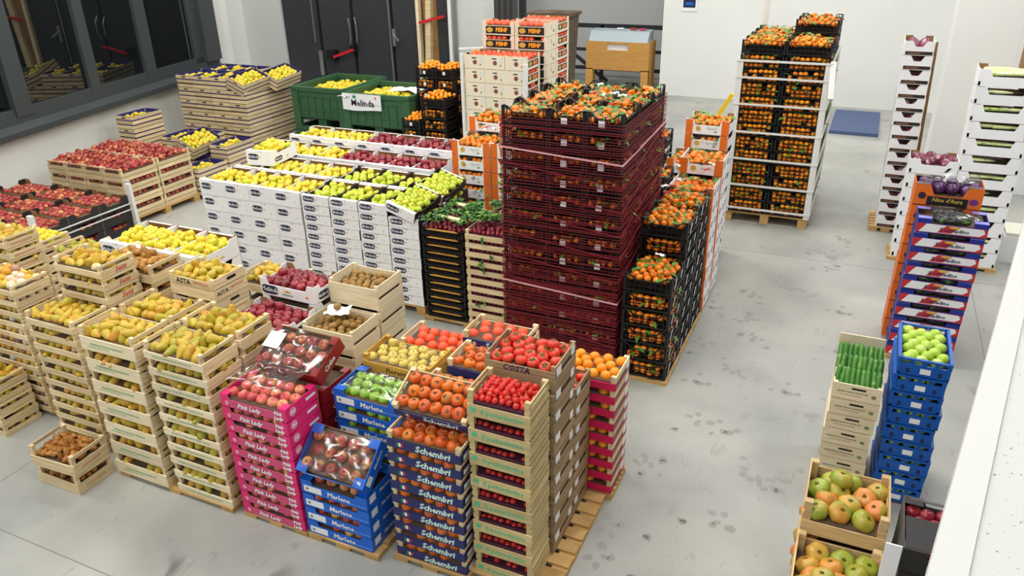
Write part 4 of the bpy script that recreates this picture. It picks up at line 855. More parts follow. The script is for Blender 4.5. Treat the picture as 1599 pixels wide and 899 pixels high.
# red apples, kiwis
pallet(-3.88, -2.9, 3.58, 4.5, .04, 'low pallet under the kiwi crates')
stack(redM, 'apple_carton', 'white tray', 'carton', 'the dark red apple stack', -3.86, 3.6, .04, 7, 'white red-apple trays', F('rapple', .076, .09, 'glossy dark red apple', 'dark red apples', second=.2, dome=.015), '')
stack(redM, 'apple_carton', 'white lettered tray', 'carton', 'the rear dark red apple stack', -3.87, 3.93, .04, 8, 'white red-apple trays', F('rapple', .076, .085, 'shaded dark red apple', 'dark red apples', second=.05, dome=.005), '', rz=-2)
stack(kiwiC, 'kiwi_crate', 'pale kiwi crate', 'crate', 'the front kiwi stack', -3.345, 3.72, .04, 5, 'kiwi crates', F('kiwi', .058, .125, 'brown kiwi', 'kiwis', second=.4, dome=.015), 'r', jit=.003)
stack(kiwiC, 'kiwi_crate', 'pale kiwi crate', 'crate', 'the rear kiwi stack', -3.35, 4.07, .04, 6, 'kiwi crates', F('kiwi', .058, .125, 'brown kiwi', 'kiwis', second=.3, dome=.0), 'r', jit=.003)
def crumple(w, d, amp, seed, mat, name='paper'):
    r_ = random.Random(seed); ph = [r_.uniform(0, 6) for _ in range(6)]
    return MB().sheet(lambda u, v: ((u-.5)*w*(1+.08*math.sin(9*v+ph[0])), (v-.5)*d*(1+.08*math.sin(8*u+ph[1])), amp*(math.sin(7*u+ph[2])*math.cos(6*v+ph[3])+.5*math.sin(17*u+13*v+ph[4]))+.001), 12, 10, 0, False).build(name, mat)
single('tissue_paper', crumple(.17, .14, .008, 2, WHITEC), T((-3.16, 3.9, 1.035)) @ Rz(20), 'white tissue paper around one kiwi on the front kiwi crate', 'paper')
fruit('kiwi', T((-3.16, 3.9, 1.065)) @ Rx(80), 'single kiwi lying on the white tissue paper', 'kiwi on tissue', 3)

# ================================================================== WHITE APPLE CARTON BLOCK
pallet(-6.27, -4.95, 5.76, 6.8, .1, 'pallet under the tall-box white cartons'); pallet(-4.94, -3.6, 5.76, 6.8, .1, 'pallet under the shallow white cartons'); pallet(-6.4, -4.1, 6.88, 7.38, .1, 'pallet under the third-row white cartons'); pallet(-6.4, -4.1, 7.4, 7.9, .17, 'higher pallet under the rear white cartons')
NUM = ['first', 'second', 'third', 'fourth', 'fifth', 'sixth', 'seventh', 'eighth']
coreH, coreL = body(.325, .5, .168, WHITEC, 'apple_carton'), body(.325, .5, .1, WHITEC, 'apple_carton')
GW = 'white apple cartons'
def wcol(tp, core, x, y, z0, n, sd, k, dn, detail):
    zf = tp['h']-.062
    for q in range(n):
        t = n-1-q; M = T((x+.1635+random.uniform(-.003, .003), y+.25+random.uniform(-.004, .002), z0+q*tp['h'])) @ Rz(random.uniform(-.4, .4))
        lab = f"white apple carton, {ORD[t]} in {sd}"
        if detail or t == 0: thing('apple_carton', tp['parts'], M, lab, 'carton', GW)
        else: single('apple_carton', core, M, lab, 'carton', GW)
        if t == 0: heap(M, .265, .42, zf, k, .076, f"{dn} in topmost carton, {sd}", f"apples, {sd}", .022, .2)
        elif detail and 'fourth shallow' in sd: row(M, .325, .5, zf, k, .076, 'r', f"{dn} in carton {ORD[t]}, {sd}", f"apples {ORD[t]}, {sd}", .04)
for i in range(4):
    wcol(melH, coreH, -6.265+i*.326, 5.76, .1, 6, f'{NUM[i]} front column from left', 'yapple', 'yellow apple', True)
    wcol(melH, coreH, -6.265+i*.326, 6.28, .1, 6, f'{NUM[i]} second-row column from left', 'yapple', 'yellow apple', False)
    wcol(melL, coreL, -4.94+i*.335, 5.76, .1, 10-(i == 3), f'{NUM[i]} shallow front column', 'gapple', 'yellow-green apple', True)
    wcol(melL, coreL, -4.94+i*.335, 6.28, .1, 10-(i == 3), f'{NUM[i]} shallow second-row column', 'gapple', 'yellow-green apple', i == 3)
for i in range(7):
    kk, dn = ('yapple', 'yellow apple') if i < 3 else ('rapple', 'plum-red apple')
    wcol(melH, coreH, -6.4+i*.327, 6.88, .1, 6, f'{NUM[i]} third-row column from left', kk, dn, False)
    wcol(melH, coreH, -6.4+i*.327, 7.4, .17, 6, f'{NUM[i]} rear-row column from left', kk, dn, False)
M = T((-6.0, 6.62, 1.108)) @ Rz(8)
tilted(melH, 'apple_carton', 'white yellow-apple carton set on top of the second row', 'carton', GW, M, dict(k='yapple', sp=.076, z=.12, lab='yellow apple in the raised white carton', g='apples in raised carton', dome=.03, second=.3, reg=False))
for y, lab, dn in ((5.98, 'tilted white carton of green apples at front right corner', 'front'), (6.5, 'tilted white carton of green apples behind the front one', 'rear')):
    M = T((-3.79, y, 1.045)) @ Ry(17) @ Rx(5)
    tilted(melL, 'apple_carton', lab, 'carton', GW, M, dict(k='gapple', sp=.078, z=.07, lab=f'green apple in the {dn} tilted carton', g=f'apples in {dn} tilted carton'))

# ================================================================== RADISHES
pallet(-3.57, -2.63, 5.7, 6.35, .04, 'low pallet under the radish crates')
RG = 'radish crates'
for j, (y, a) in enumerate(((5.72, 'front'), (6.05, 'rear'))):
    stack(rdbC, 'radish_crate', 'flat black crate', 'crate', f'the {a} black radish stack', -3.55, y, .04, 12, RG, F('rdsh', .05, .06, 'purple-red radish', 'radishes', lz=.05), 'f' if j == 0 else '', jit=.003)
    stack(rdwC, 'radish_crate', 'flat wooden crate', 'crate', f'the {a} wooden radish stack', -3.1, y, .04, 11, RG, F('rdsh', .046, .065, 'purple-red radish', 'radishes', lz=.06, dome=.01), 'f' if j == 0 else '', jit=.003)
BLEAF = []
for q in range(3):
    mb = MB()
    for i in range(7):
        a = random.uniform(0, 6.28); L = random.uniform(.05, .085); wd = L*.28; up = random.uniform(.01, .045); c, s = math.cos(a), math.sin(a)
        pts = [(0, 0, 0), (L*.45, -wd, up), (L, 0, up*.6), (L*.45, wd, up), (L*.5, 0, up*.7)]
        mb.add([(x*c-y*s, x*s+y*c, z) for x, y, z in pts], [(0, 1, 4), (1, 2, 4), (2, 3, 4), (3, 0, 4)])
    BLEAF.append(mb.build('leaf_bunch', LEAF if q else LEAFL))
for (x0, x1, y0, y1, z, a) in ((-3.52, -3.16, 5.75, 5.98, 1.02, 'front black'), (-3.52, -3.16, 6.08, 6.3, 1.02, 'rear black'), (-3.07, -2.68, 5.82, 6.0, 1.07, 'front wooden'), (-3.07, -2.68, 6.1, 6.3, 1.07, 'rear wooden')):
    for i in range(26):
        single('leaf_bunch', random.choice(BLEAF), T((random.uniform(x0, x1), random.uniform(y0, y1), z+random.uniform(-.02, .02))) @ Rz(random.uniform(0, 360)), f'green radish leaf bunch on the {a} radish crate', 'leaves', f'leaves on {a} radish crate')
for i in range(9):
    single('leaf_bunch', BLEAF[i % 3], T((random.uniform(-3.0, -2.7), 5.705, random.uniform(.12, .95))) @ Rx(80) @ Rz(random.uniform(0, 360)) @ Matrix.Scale(.5, 4), 'small green leaf hanging from the front wooden radish stack', 'leaves', 'leaves hanging on radish stack')
for x, y, z, a in ((-3.42, 5.86, 1.035, 'left'), (-3.27, 5.84, 1.035, 'right'), (-3.4, 6.2, 1.04, 'rear')):
    single('wood_scrap', boxm('wood_scrap', PALE, -.07, .07, -.02, .02, 0, .008), T((x, y, z)) @ Rz(random.uniform(-30, 30)) @ Rx(15), f'pale wood scrap at {a} on the black radish crates', 'wood scrap', 'scraps on radishes')

# ================================================================== MANDARINS
MF = lambda d, g, **kw: F('mand', .062, .098, d, g, alt='mandl', pa=.4, second=.3, dome=.022, lz=.045, lsp=.058, rows=2, rdz=.055, inset=.033, **kw)
GM = 'black mandarin crates'
core40 = body(.39, .3, .166, BLKPL, 'mandarin_crate'); core30 = body(.29, .4, .166, BLKPL, 'mandarin_crate'); core49 = body(.48, .35, .16, BLKPL, 'mandarin_crate')
def bcol(tp, core, x, y, z0, n, sd, faces, fr, detail=True):
    if detail: return stack(tp, 'mandarin_crate', 'black crate', 'crate', sd, x, y, z0, n, GM, fr, faces, jit=.003)
    for q in range(n-1):
        single('mandarin_crate', core, T((x+tp['w']/2, y+tp['d']/2, z0+q*tp['h'])), f"black crate, {ORD[n-1-q]} in {sd}", 'crate', GM)
    M = T((x+tp['w']/2, y+tp['d']/2, z0+(n-1)*tp['h']))
    thing('mandarin_crate', tp['parts'], M, f"black crate, topmost in {sd}", 'crate', GM)
    heap(M, tp['w']-.05, tp['d']-.045, fr['z'], 'mand', .062, f"mandarin in top crate of {sd}", f"mandarins, {sd}", .012, .22, False, 'mandl', .5)
pallet(-2.6, -1.6, 5.5, 6.74, .04, 'low pallet under the netted mandarin tower')
NF = F('mand', .06, .092, 'mandarin', 'mandarins', alt='mandl', pa=.5, second=.22, dome=.012, lz=.1, lsp=.058, rows=1, inset=.033)
for j in range(4): bcol(bl40, core40, -2.6, 5.5+j*.31, .04, 13, f'{NUM[j]} left column of netted tower', 'f', NF, j == 0)
for j in range(3):
    bcol(bl30, core30, -2.2, 5.5+j*.413, .04, 13, f'{NUM[j]} middle column of netted tower', 'f', NF, j == 0)
    bcol(bl30, core30, -1.9, 5.5+j*.413, .04, 13, f'{NUM[j]} right column of netted tower', 'fr' if j == 0 else 'r', NF, True)
nb = MB(); X0, X1, Y0, Y1 = -2.615, -1.585, 5.485, 6.755
z = .06; rn = random.Random(4)
while z < 2.13:
    hh = rn.uniform(.0035, .006); s = [rn.uniform(-.006, .006) for _ in range(4)]
    for (ax, ay, bx, by, da, db) in ((X0, Y0, X1, Y0, s[0], s[1]), (X1, Y0, X1, Y1, s[1], s[2]), (X1, Y1, X0, Y1, s[2], s[3]), (X0, Y1, X0, Y0, s[3], s[0])):
        nb.bar((ax, ay, z+da), (bx, by, z+db), hh*.5)
    z += rn.uniform(.015, .025) * (1.0 if z > .8 else .75)
for i in range(110):
    x = rn.uniform(X0, X1); z = rn.uniform(.1, 1.85); nb.bar((x, Y0-.002, z), (x+rn.uniform(-.03, .03), Y0-.002, z+.06), .0022)
    y = rn.uniform(Y0, Y1); z = rn.uniform(.1, 1.85); nb.bar((X1+.002, y, z), (X1+.002, y+rn.uniform(-.03, .03), z+.06), .0022)
for i in range(9):
    z = .15+i*.2; nb.bar((X0, Y0-.003, z), (X1, Y0-.003, z-.12), .004); nb.bar((X1+.003, Y0, z-.12), (X1+.003, Y1, z+.1), .004)
single('wrapping_net', nb.build('wrapping_net', NETM), Matrix(), 'dark red plastic net wrapped around the tall mandarin tower', 'net')
for zz, a in ((1.87, 'upper'), (.7, 'lower')):
    tw = MB()
    for (ax, ay, bx, by, da, db) in ((X0, Y0, X1, Y0, .0, -.06), (X1, Y0, X1, Y1, -.06, .0), (X1, Y1, X0, Y1, 0, .02), (X0, Y1, X0, Y0, .02, 0)): tw.bar((ax*1.002, ay-.006 if ay < 6 else ay+.006, zz+da), (bx+.004, by-.006 if by < 6 else by+.006, zz+db), .0055)
    single('binding_twine', tw.build('binding_twine', NETS), Matrix(), f'pale pink {a} twine tied around the netted tower', 'twine')
wr = 0
def wrapper(x, y, z, where, c=None, s=.075):
    global wr; wr += 1; c = c or (WHITEC, BLACKC, WHITEC, REDP)[wr % 4]
    single('label_wrapper', crumple(s, s*.45, .008, wr+20, c), T((x, y, z)) @ Rz(random.uniform(0, 360)) @ Rx(random.uniform(-20, 20)), f'small crumpled wrapper on {where}', 'wrapper', f'wrappers on {where}')
for i in range(9): wrapper(random.uniform(-2.5, -1.7), random.uniform(5.65, 6.6), 2.2, 'the netted mandarin tower')
pallet(-1.54, -1.12, 5.42, 6.8, .03, 'low pallet under the open black mandarin crates', 'y', 3)
for j, (y, n) in enumerate(((5.44, 6), (5.89, 8), (6.34, 8))):
    stack(bl45, 'mandarin_crate', 'black crate', 'crate', f'the {NUM[j]} open stack right of netted tower', -1.53, y, .03, n, GM, MF('mandarin', 'mandarins', ), 'fr' if j == 0 else ('f' if j == 1 else ''), jit=.003)
for i in range(4): wrapper(random.uniform(-1.5, -1.2), random.uniform(5.95, 6.7), 1.37, 'the open black crates')
wrapper(-1.3, 5.66, 1.06, 'the lowest open black crate')
for j in range(2):
    stack(orgR, 'mandarin_carton', 'white and orange carton', 'carton', f'the {NUM[j]} stack behind black crates', -1.53, 6.83+j*.39, .03, 8+j, 'orange-edged cartons', MF('mandarin', 'mandarins'), '', jit=.003)
stack(orgC, 'mandarin_carton', 'orange-edged carton', 'carton', 'the stack near the yellow handle', -1.68, 8.1, .04, 10, 'orange-edged cartons', MF('mandarin', 'mandarins'), 'f', jit=.003)
stack(orgC, 'mandarin_carton', 'orange-edged carton', 'carton', 'the lower stack before the yellow handle', -1.76, 7.66, .04, 8, 'orange-edged cartons', MF('mandarin', 'mandarins'), 'f', jit=.003)
stack(bl39, 'mandarin_crate', 'black crate', 'crate', 'the stack hidden behind netted tower', -2.2, 7.7, .04, 9, GM, MF('mandarin', 'mandarins'), 'f', jit=.003)
stack(bl39, 'mandarin_crate', 'black crate', 'crate', 'the low stack behind netted tower', -1.98, 6.86, .04, 8, GM, MF('mandarin', 'mandarins'), 'f', jit=.003)
for i in range(4): wrapper(random.uniform(-1.5, -1.2), random.uniform(6.9, 7.5), 1.42, 'the white and orange cartons')
# orange-edged cartons left of the tower
pallet(-3.92, -2.98, 6.98, 7.9, .04, 'low pallet under the orange-edged cartons')
for i in range(2):
    stack(orgC, 'mandarin_carton', 'orange-edged carton', 'carton', f'the {["left", "right"][i]} front stack beside netted tower', -3.9+i*.46, 7.0, .04, 9, 'orange-edged cartons', MF('mandarin', 'mandarins'), 'f', jit=.002)
    stack(orgC, 'mandarin_carton', 'orange-edged carton', 'carton', f'the {["left", "right"][i]} rear stack beside netted tower', -3.9+i*.46, 7.43, .04, 10, 'orange-edged cartons', MF('mandarin', 'mandarins'), '', jit=.002)
for i in range(6): wrapper(random.uniform(-3.8, -3.1), random.uniform(7.1, 7.35), 1.53, 'the orange-edged cartons')
# tall stack on the right
pallet(-1.42, -.42, 9.55, 11.0, .13, 'full pallet under the tall strapped mandarin stack')
for j in range(4):
    for i in range(2):
        n = 13 if not (i == 1 and j > 1) else 14
        bcol(bl49, core49, -1.41+i*.5, 9.55+j*.362, .13, n, f'{NUM[j]} {["left", "right"][i]} column of strapped stack', 'fr' if j == 0 and i else 'f' if j == 0 else 'r', MF('mandarin', 'mandarins') if j else F('clem', .06, .105, 'mandarin', 'mandarins', alt='mandl', pa=.45, second=.5, dome=.04, lz=.035, lsp=.056, rows=3, rdz=.045, inset=.033), j == 0 or i == 1)
for x, y, a in ((-1.425, 9.53, 'front left'), (-.405, 9.53, 'front right'), (-.405, 11.0, 'rear right')):
    s = 1 if x > -1 else -1
    single('corner_guard', MB().box(min(x, x-s*.06), max(x, x-s*.06), y-.012, y+.004, .13, 1.98).box(min(x, x+s*.01), max(x, x+s*.01), y, y+.06, .13, 1.98).build('corner_guard', STRAPW), Matrix(), f'white {a} corner guard of the strapped mandarin stack', 'corner guard', 'corner guards')
for i, zz in enumerate((1.98, 1.79, 1.48, 1.15, .82, .49, .19)):
    tw = MB()
    for a, b in (((-1.43, 9.52), (-.40, 9.52)), ((-.40, 9.52), (-.40, 11.01)), ((-.40, 11.01), (-1.43, 11.01)), ((-1.43, 11.01), (-1.43, 9.52))): tw.bar((*a, zz), (*b, zz), .011)
    single('packing_strap', tw.build('packing_strap', STRAPW), Matrix(), f'white packing strap, {ORD[i]} around the tall mandarin stack', 'strap', 'packing straps')
single('loose_strap', MB().bar((-.39, 9.56, 2.0), (-.36, 9.4, 1.62), .03).build('loose_strap', STRAPW), Matrix(), 'loose white strap end hanging off the strapped stack', 'strap')
single('corner_guard', boxm('corner_guard', STRAPW, -.03, .03, -.02, .02, .13, 2.62), T((-1.36, 11.03, 0)), 'thin cream guard rising behind the strapped mandarin stack', 'corner guard')
# clementines by the doors
CF = F('clem', .062, .115, 'bright clementine', 'clementines', second=.6, dome=.05, lz=.05, lsp=.062, rows=2, rdz=.055, inset=.036)
for x, y, n, tp, a in ((-5.97, 9.3, 6, bl28, 'lowest front'), (-5.66, 9.34, 8, bl39, 'middle front'), (-5.33, 9.74, 9, bl28, 'right'), (-5.97, 9.76, 10, bl28, 'rear left'), (-5.65, 9.76, 10, bl28, 'rear middle'), (-5.33, 10.16, 11, bl28, 'rearmost')):
    stack(tp, 'clementine_crate', 'black crate', 'crate', f'the {a} clementine stack', x, y, .04, n, 'clementine crates', CF, 'f', jit=.003)
single('white_strip', boxm('white_strip', STRAPW, -.2, .2, -.03, .03, 0, .02), T((-5.2, 10.1, 1.86)) @ Rz(30), 'white plastic strip lying on the rear clementine crates', 'strip')
# cream cartons
pallet(-5.05, -4.1, 9.5, 10.8, .04, 'low pallet under the cream cartons')
for i in range(3):
    stack(crmE, 'citrus_carton', 'cream carton', 'carton', f'the {NUM[i]} front cream column', -5.03+i*.303, 9.5, .04, 10, 'cream citrus cartons', F('citr', .08, .14, 'red-orange fruit', 'oranges', second=0, dome=0), 'r' if i == 2 else '', jit=.002)
for i in range(2):
    stack(crmF, 'citrus_carton', 'cream carton', 'carton', f'the {["left", "right"][i]} black-label column', -5.0+i*.49, 10.03, .04, 12, 'cream citrus cartons', F('citr', .08, .14, 'red-orange fruit', 'oranges', second=0, dome=0), 'f', lite=9, jit=.002)
    stack(crmE, 'citrus_carton', 'cream carton', 'carton', f'the {["left", "right"][i]} rearmost cream column', -4.65+i*.31, 10.38, .04, 12, 'cream citrus cartons', F('citr', .08, .14, 'red-orange fruit', 'oranges', second=0, dome=0), 'r' if i else '', jit=.002)
single('corner_guard', boxm('corner_guard', STRAPW, -.02, .02, -.02, .02, .04, 1.9), T((-5.055, 9.48, 0)), 'white corner guard at left edge of cream cartons', 'corner guard')
single('corner_guard', boxm('corner_guard', STRAPW, -.03, .03, -.015, .015, .04, 1.8), T((-4.17, 9.47, 0)) @ Ry(2), 'white corner guard at right edge of cream cartons', 'corner guard')

# ================================================================== GREEN BINS
binA, binB = greenbin(.98, 1.2, .615), greenbin(1.17, 1.0, .615)
for tp, x, y, a, lab in ((binA, -7.72, 10.3, 'left', 'beside slatted crates'), (binB, -6.57, 10.06, 'right', 'with the white banner')):
    for q in range(2):
        M = T((x, y, q*.615))
        thing('fruit_bin', tp['parts'], M, f"{['lower', 'upper'][q]} green plastic bin {lab}", 'bin', 'green fruit bins')
    heap(M, tp['w']-.16, tp['d']-.16, .475, 'yapple', .08, f'yellow apple in the upper green bin {lab}', f'apples in {a} bin', .04, .4)
bn = [P('cloth', MB().sheet(lambda u, v: ((u-.5)*.68, -.004*math.sin(u*9)-.012, -.24*v-.012*math.sin(u*5)*v), 14, 4).build('cloth', WHITEP),
        [LET(text('Melinda', .13, BLACKP, 'f', 0, .002), (.02, -.022, -.135)), P('print', decal('oval', .06, .045, FLAGG), (), (-.12, -.02, -.045)), P('print', decal('oval', .035, .035, ORNGP), (), (.25, -.02, -.045)),
         P('print', dashes(6, .1, .01, flat('grey_print2', (150, 150, 156)), 'f', 2), (), (-.25, -.02, -.06)), P('print', dashes(6, .13, .008, flat('grey_print2', (150, 150, 156))), (), (.25, -.02, -.15))])]
thing('banner', bn, T((-6.78, 9.53, 1.235)), 'white lettered banner hanging on the green bin front', 'banner')
single('paper_sheet', crumple(.62, .34, .02, 7, WHITEC), T((-6.3, 10.15, 1.215)) @ Rz(-6), 'white paper sheet lying on apples in the right bin', 'paper')
single('cord_knot', MB().bar((-7.2, 9.52, 1.18), (-7.12, 9.5, 1.2), .006).bar((-7.12, 9.5, 1.2), (-7.05, 9.5, 1.17), .006).build('cord_knot', WHITEC), Matrix(), 'white cord knot tying the banner to the bin corner', 'cord')

# ================================================================== APPLES AT THE LEFT WALL
GB = 'blue-lined apple crates'
BF = F('yapple', .08, .135, 'yellow apple', 'apples', second=.15, dome=.0, shrink=.6)
for i in range(4):
    for j in range(2):
        n = 7 if i < 3 else 6
        stack(bluC, 'apple_crate', 'slatted crate', 'crate', f'the {["front", "rear"][j]} {NUM[i]} column of tall blue-lined stack', -10.07+i*.342, 9.2+j*.555, .06, n, GB, BF, '', jit=.004)
pallet(-10.08, -8.7, 9.2, 10.3, .06, 'low pallet under the tall blue-lined crate stack')
for x, y, z, a in ((-8.86, 9.2, 1.215, 'front'), (-8.66, 9.74, 1.215, 'rear')):
    M = T((x, y+.27, z)) @ Rz(-3) @ Ry(21) @ Rx(7)
    tilted(bluC, 'apple_crate', f'{a} propped blue-lined crate on the tall stack', 'crate', GB, M, dict(k='yapple', sp=.078, z=.135, lab=f'yellow apple in the {a} propped crate', g=f'apples in {a} propped crate', reg=False, second=.2, dome=.02))
for i, (x, y, n, a) in enumerate(((-10.08, 7.95, 5, 'corner'), (-9.7, 8.35, 3, 'left'), (-9.35, 8.4, 3, 'middle'), (-8.64, 8.25, 3, 'right'), (-8.66, 7.68, 2, 'front right'))):
    stack(bluC, 'apple_crate', 'slatted crate', 'crate', f'the {a} low blue-lined stack', x, y, .06, n, GB, BF, '', jit=.004)
stack(bluC, 'apple_crate', 'slatted crate', 'crate', 'the low stack touching red apples', -9.3, 7.72, .06, 2, GB, BF, '', jit=.002)
stack(bluC, 'apple_crate', 'slatted crate', 'crate', 'the stack under the propped crate', -9.0, 8.0, .06, 2, GB, None, '', jit=.002)
M = T((-8.86, 8.25, .56)) @ Ry(26) @ Rx(6)
tilted(bluC, 'apple_crate', 'propped blue-lined crate behind the red apples', 'crate', GB, M, dict(k='yapple', sp=.078, z=.135, lab='yellow apple in the propped crate behind red apples', g='apples behind red apples', reg=False, second=.2, dome=.02))
single('plastic_wrap', MB().sheet(lambda u, v: (-10.1+.05*math.sin(v*7)+u*.08, 9.16+.02*math.sin(u*5+v*4), 1.38-v*.9), 5, 14).build('plastic_wrap', FILM), Matrix(), 'torn clear wrap hanging at the tall blue-lined stack', 'plastic wrap')
pallet(-9.75, -8.38, 6.52, 7.66, .1, 'pallet under the red apple crates', 'y')
for i in range(4):
    for j in range(2):
        stack(redC, 'apple_crate', 'slatted crate', 'crate', f'the {["front", "rear"][j]} {NUM[i]} red apple column', -9.75+i*.342, 6.5+j*.58, .1, 4, 'red apple crates', F('nect', .077, .122, 'red apple', 'red apples', second=.25, dome=.025, lz=.125), ('f' if j == 0 else '')+('r' if i == 3 else ''), jit=.003)
pallet(-9.6, -7.8, 4.86, 6.05, .05, 'low pallet under the black apple cartons')
for i in range(3):
    for j in range(3):
        if i == 0 and j == 0: continue
        n = 4 if i == 2 or j == 2 else 4
        stack(blkC, 'apple_carton', 'black carton', 'carton', f'the {NUM[j]} row {NUM[i]} black carton column', -9.6+i*.603, 4.85+j*.403, .05, n, 'black apple cartons', F('peach', .079, .092, 'red-yellow apple', 'red-yellow apples', second=.0, dome=.0, shrink=.86), 'r' if i == 2 else '', jit=.003)
for x, y, h, a in ((-7.775, 4.84, .8, 'near'), (-7.775, 6.08, .78, 'far')):
    single('corner_guard', boxm('corner_guard', STRAPW, -.035, .035, -.02, .02, 0, h), T((x, y, .0)), f'white {a} corner guard of the black apple cartons', 'corner guard')
for zz, a in ((.54, 'upper'), (.47, 'lower')):
    single('packing_strap', MB().bar((-7.785, 4.84, zz), (-7.785, 6.08, zz), .006).build('packing_strap', STRAPW), Matrix(), f'white {a} strap along the black apple cartons', 'strap')
single('corner_guard', boxm('corner_guard', STRAPW, -.05, .05, -.004, .004, 0, .22), T((-8.33, 6.495, .42)) @ Ry(8), 'short white guard piece on red apple stack corner', 'corner guard')

# ================================================================== RIGHT AISLE
pallet(.28, .66, 9.8, 10.4, .06, 'low pallet under the tall radicchio stack'); pallet(.5, 1.56, 8.93, 9.35, .04, 'low pallet under the celery cartons')
stack(radC, 'radicchio_carton', 'white notched carton', 'carton', 'the tall radicchio stack', .35, 9.8, .06, 14, 'radicchio cartons', F('radi', .12, .085, 'purple radicchio head', 'radicchio', second=0, dome=0, lz=.07, inset=.085), 'f', jit=.004, lean=(-.004, 0))
single('corner_guard', boxm('corner_guard', KRAFT, -.02, .02, -.012, .012, .06, 2.2), T((.69, 10.0, 0)) @ Ry(-2), 'brown printed card guard behind the tall radicchio stack', 'corner guard')
stack(purC, 'radicchio_carton', 'white carton', 'carton', 'the short radicchio stack', .53, 8.95, .04, 7, 'radicchio cartons', F('radi', .12, .095, 'wrapped radicchio head', 'radicchio', second=0, lz=.09, inset=.085), 'f', jit=.003)
stack(celC, 'celery_carton', 'white carton', 'carton', 'the celery stack', 1.01, 8.95, .04, 12, 'celery cartons', F('cele', .05, .12, 'pale celery stalk', 'celery', second=.0, dome=.0, lz=.125, inset=.03, lsp=.2), 'f', jit=.004, lean=(-.0025, 0))
pallet(.5, 1.02, 6.6, 7.26, .04, 'low pallet under the aubergine cartons')
stack(eggC, 'aubergine_carton', 'blue red and white carton', 'carton', 'the front aubergine stack', .51, 6.62, .04, 10, 'aubergine cartons', F('aubg', .085, .1, 'dark aubergine', 'aubergines', second=.1, dome=.0, lz=.1, inset=.05, lsp=.17), 'f', jit=.002, lean=(.003, 0))
film(.4, .26, T((.79, 6.77, 1.315)), 'crinkled clear film over the dark aubergines', 21)
stack(vioC, 'aubergine_carton', 'orange carton', 'carton', 'the rear aubergine stack', .475, 6.95, .04, 8, 'aubergine cartons', F('eggp', .11, .13, 'round purple aubergine', 'purple aubergines', second=0, dome=0), '', jit=.002, lean=(.003, 0))
film(.42, .26, T((.75, 7.1, 1.51)), 'clear film over the round purple aubergines', 23)
stack(bluK, 'vegetable_crate', 'blue plastic crate', 'crate', 'the blue crate stack', .45, 4.62, .02, 9, 'blue plastic crates', F('kohl', .07, .078, 'pale green ribbed vegetable', 'pale green vegetables', second=.12, dome=.01, lz=.085), 'f', jit=.008, lean=(-.002, 0))
stack(cucC, 'cucumber_crate', 'cream wooden crate', 'crate', 'the cucumber stack', .1, 4.58, .04, 7, 'cucumber crates', None, '', jit=.006)
M = T((.2425, 4.83, .04+6*.115))
for j in range(3):
    for i in range(9):
        fruit('cuc', M @ T(((i-4)*.0305+random.uniform(-.003, .003), -.17+j*.14, .105+j*.016+random.uniform(-.004, .006))) @ Rz(random.uniform(-7, 7)) @ Rx(-38+random.uniform(-6, 6)), f"short green cucumber, {NUM[i] if i < 8 else 'last'} from left, {['front', 'middle', 'back'][j]} row of cream crate", 'cucumbers')
single('end_board', boxm('end_board', PALE2, -.1425, .1425, 0, .01, 0, .1), M @ T((0, .241, .112)), 'raised pale end board behind the cucumbers', 'board')
pallet(.02, .46, 2.96, 3.39, .04, 'low pallet under the beef tomato crates', 'x', 7)
for y, n, a, z0 in ((3.4, 4, 'rear', 0), (2.985, 3, 'front', .04)):
    stack(bigC, 'tomato_crate', 'wooden crate', 'crate', f'the {a} beef tomato stack', .045, y, z0, n, 'beef tomato crates', F('bigt', .112, .105, 'mottled beef tomato', 'beef tomatoes', second=.25, dome=.02), 'l', jit=.003, topfill=True)
dkC = tray(.42, .4, .14, .1, .16, .09, .08, BLACKC, GREYC, None, .05, [P('print', decal('rect', .2, .04, flat('grey_label', (120, 118, 112))), (), (0, -.2005, .05))], [], inner=GREYC, toplid=BLACKC, flap=GREYC)
dkC['parts'].append(P('lid_flap', boxm('lid_flap', BLACKC, -.2, .06, -.19, .04, .134, .139)))
stack(dkC, 'fruit_carton', 'black carton', 'carton', 'the dark stack under the parapet', .5, 3.2, .0, 6, 'dark cartons by the parapet', F('rapple', .08, .085, 'dark red fruit', 'dark red fruit', second=0, dome=0), 'f', jit=.003)
single('card_board', boxm('card_board', WHITEC, -.035, .035, -.004, .004, 0, .86), T((.455, 3.18, 0)), 'white card strip standing beside the dark cartons', 'card')
for i in range(4):
    single('storage_carton', body(.6, .5, .46, WHITEC if i != 3 else KRAFT, 'storage_carton'), T((2.1, 12.2, i*.46)), f'plain carton, {ORD[3-i]} behind the white pillar', 'carton', 'cartons behind the pillar')
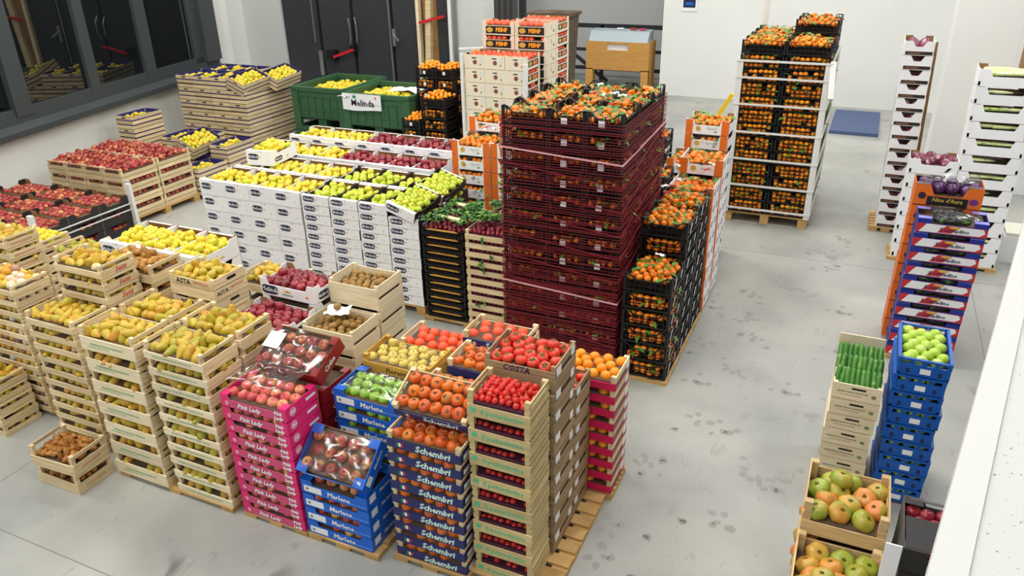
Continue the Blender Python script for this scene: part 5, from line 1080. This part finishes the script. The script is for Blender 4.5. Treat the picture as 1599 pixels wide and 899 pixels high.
single('red_tray', boxm('red_tray', DREDC, -.3, .3, -.25, .25, 0, .06), T((2.1, 12.2, 1.84)), 'red tray on cartons behind the white pillar', 'tray')
wk = [P('basket_body', MB().lathe([(.16, 0), (.2, .35), (.22, .7)], 14, 0, False).build('basket_body', PLY))]
thing('wicker_basket', wk, T((2.25, 10.1, 0)), 'tan woven basket beside the celery cartons at frame edge', 'basket')
ms = MB()
thing('mushroom_box', [P('box_side', boxm('box_side', WHITEC, -.16, .16, -.2, .2, 0, .3)), P('netting', boxm('netting', flat('pale_net', (226, 226, 210)), -.15, .15, -.19, .19, .3, .34))], T((1.78, 9.5, 0)), 'low white box with pale vegetables beside celery stack', 'box')

# ================================================================== FRUIT OBJECTS
for k, items in LIST.items():
    if not items: continue
    kd = FR[k]
    items.sort(key=lambda a: -a[0])
    LIM = 300
    for pr, M, label, group in items[:LIM]:
        me0 = kd['parts'][0][1]
        o = bpy.data.objects.new(kd['name'], me0); col.objects.link(o); o.matrix_world = M
        tag(o, label, kd['cat'], group)
        for pn, pm in kd['parts'][1:]:
            c = bpy.data.objects.new(pn, pm); col.objects.link(c); c.parent = o
    rest = items[LIM:]
    if rest:
        V, Fs, MI, mats, off = [], [], [], [], 0
        for pn, pm in kd['parts']:
            nv = len(pm.vertices); a = np.empty(nv*3); pm.vertices.foreach_get('co', a); a = np.c_[a.reshape(-1, 3), np.ones(nv)]
            base = len(mats); mats += list(pm.materials)
            fs = [list(p.vertices) for p in pm.polygons]; mi = [p.material_index+base for p in pm.polygons]
            for pr, M, label, group in rest:
                V.append(a @ np.array(M).T[:, :3]); Fs += [[i+off for i in f] for f in fs]; MI += mi; off += nv
        me = bpy.data.meshes.new(kd['name']+'_pile'); me.from_pydata(np.concatenate(V).tolist(), [], Fs)
        for m in mats: me.materials.append(m)
        me.polygons.foreach_set('material_index', MI); me.polygons.foreach_set('use_smooth', [True]*len(Fs)); me.update()
        single(kd['name']+'_pile', me, Matrix(), kd['stuff'], kd['cat'], kind='stuff')
print('OBJ', len(bpy.data.objects), {k: len(v) for k, v in LIST.items()})
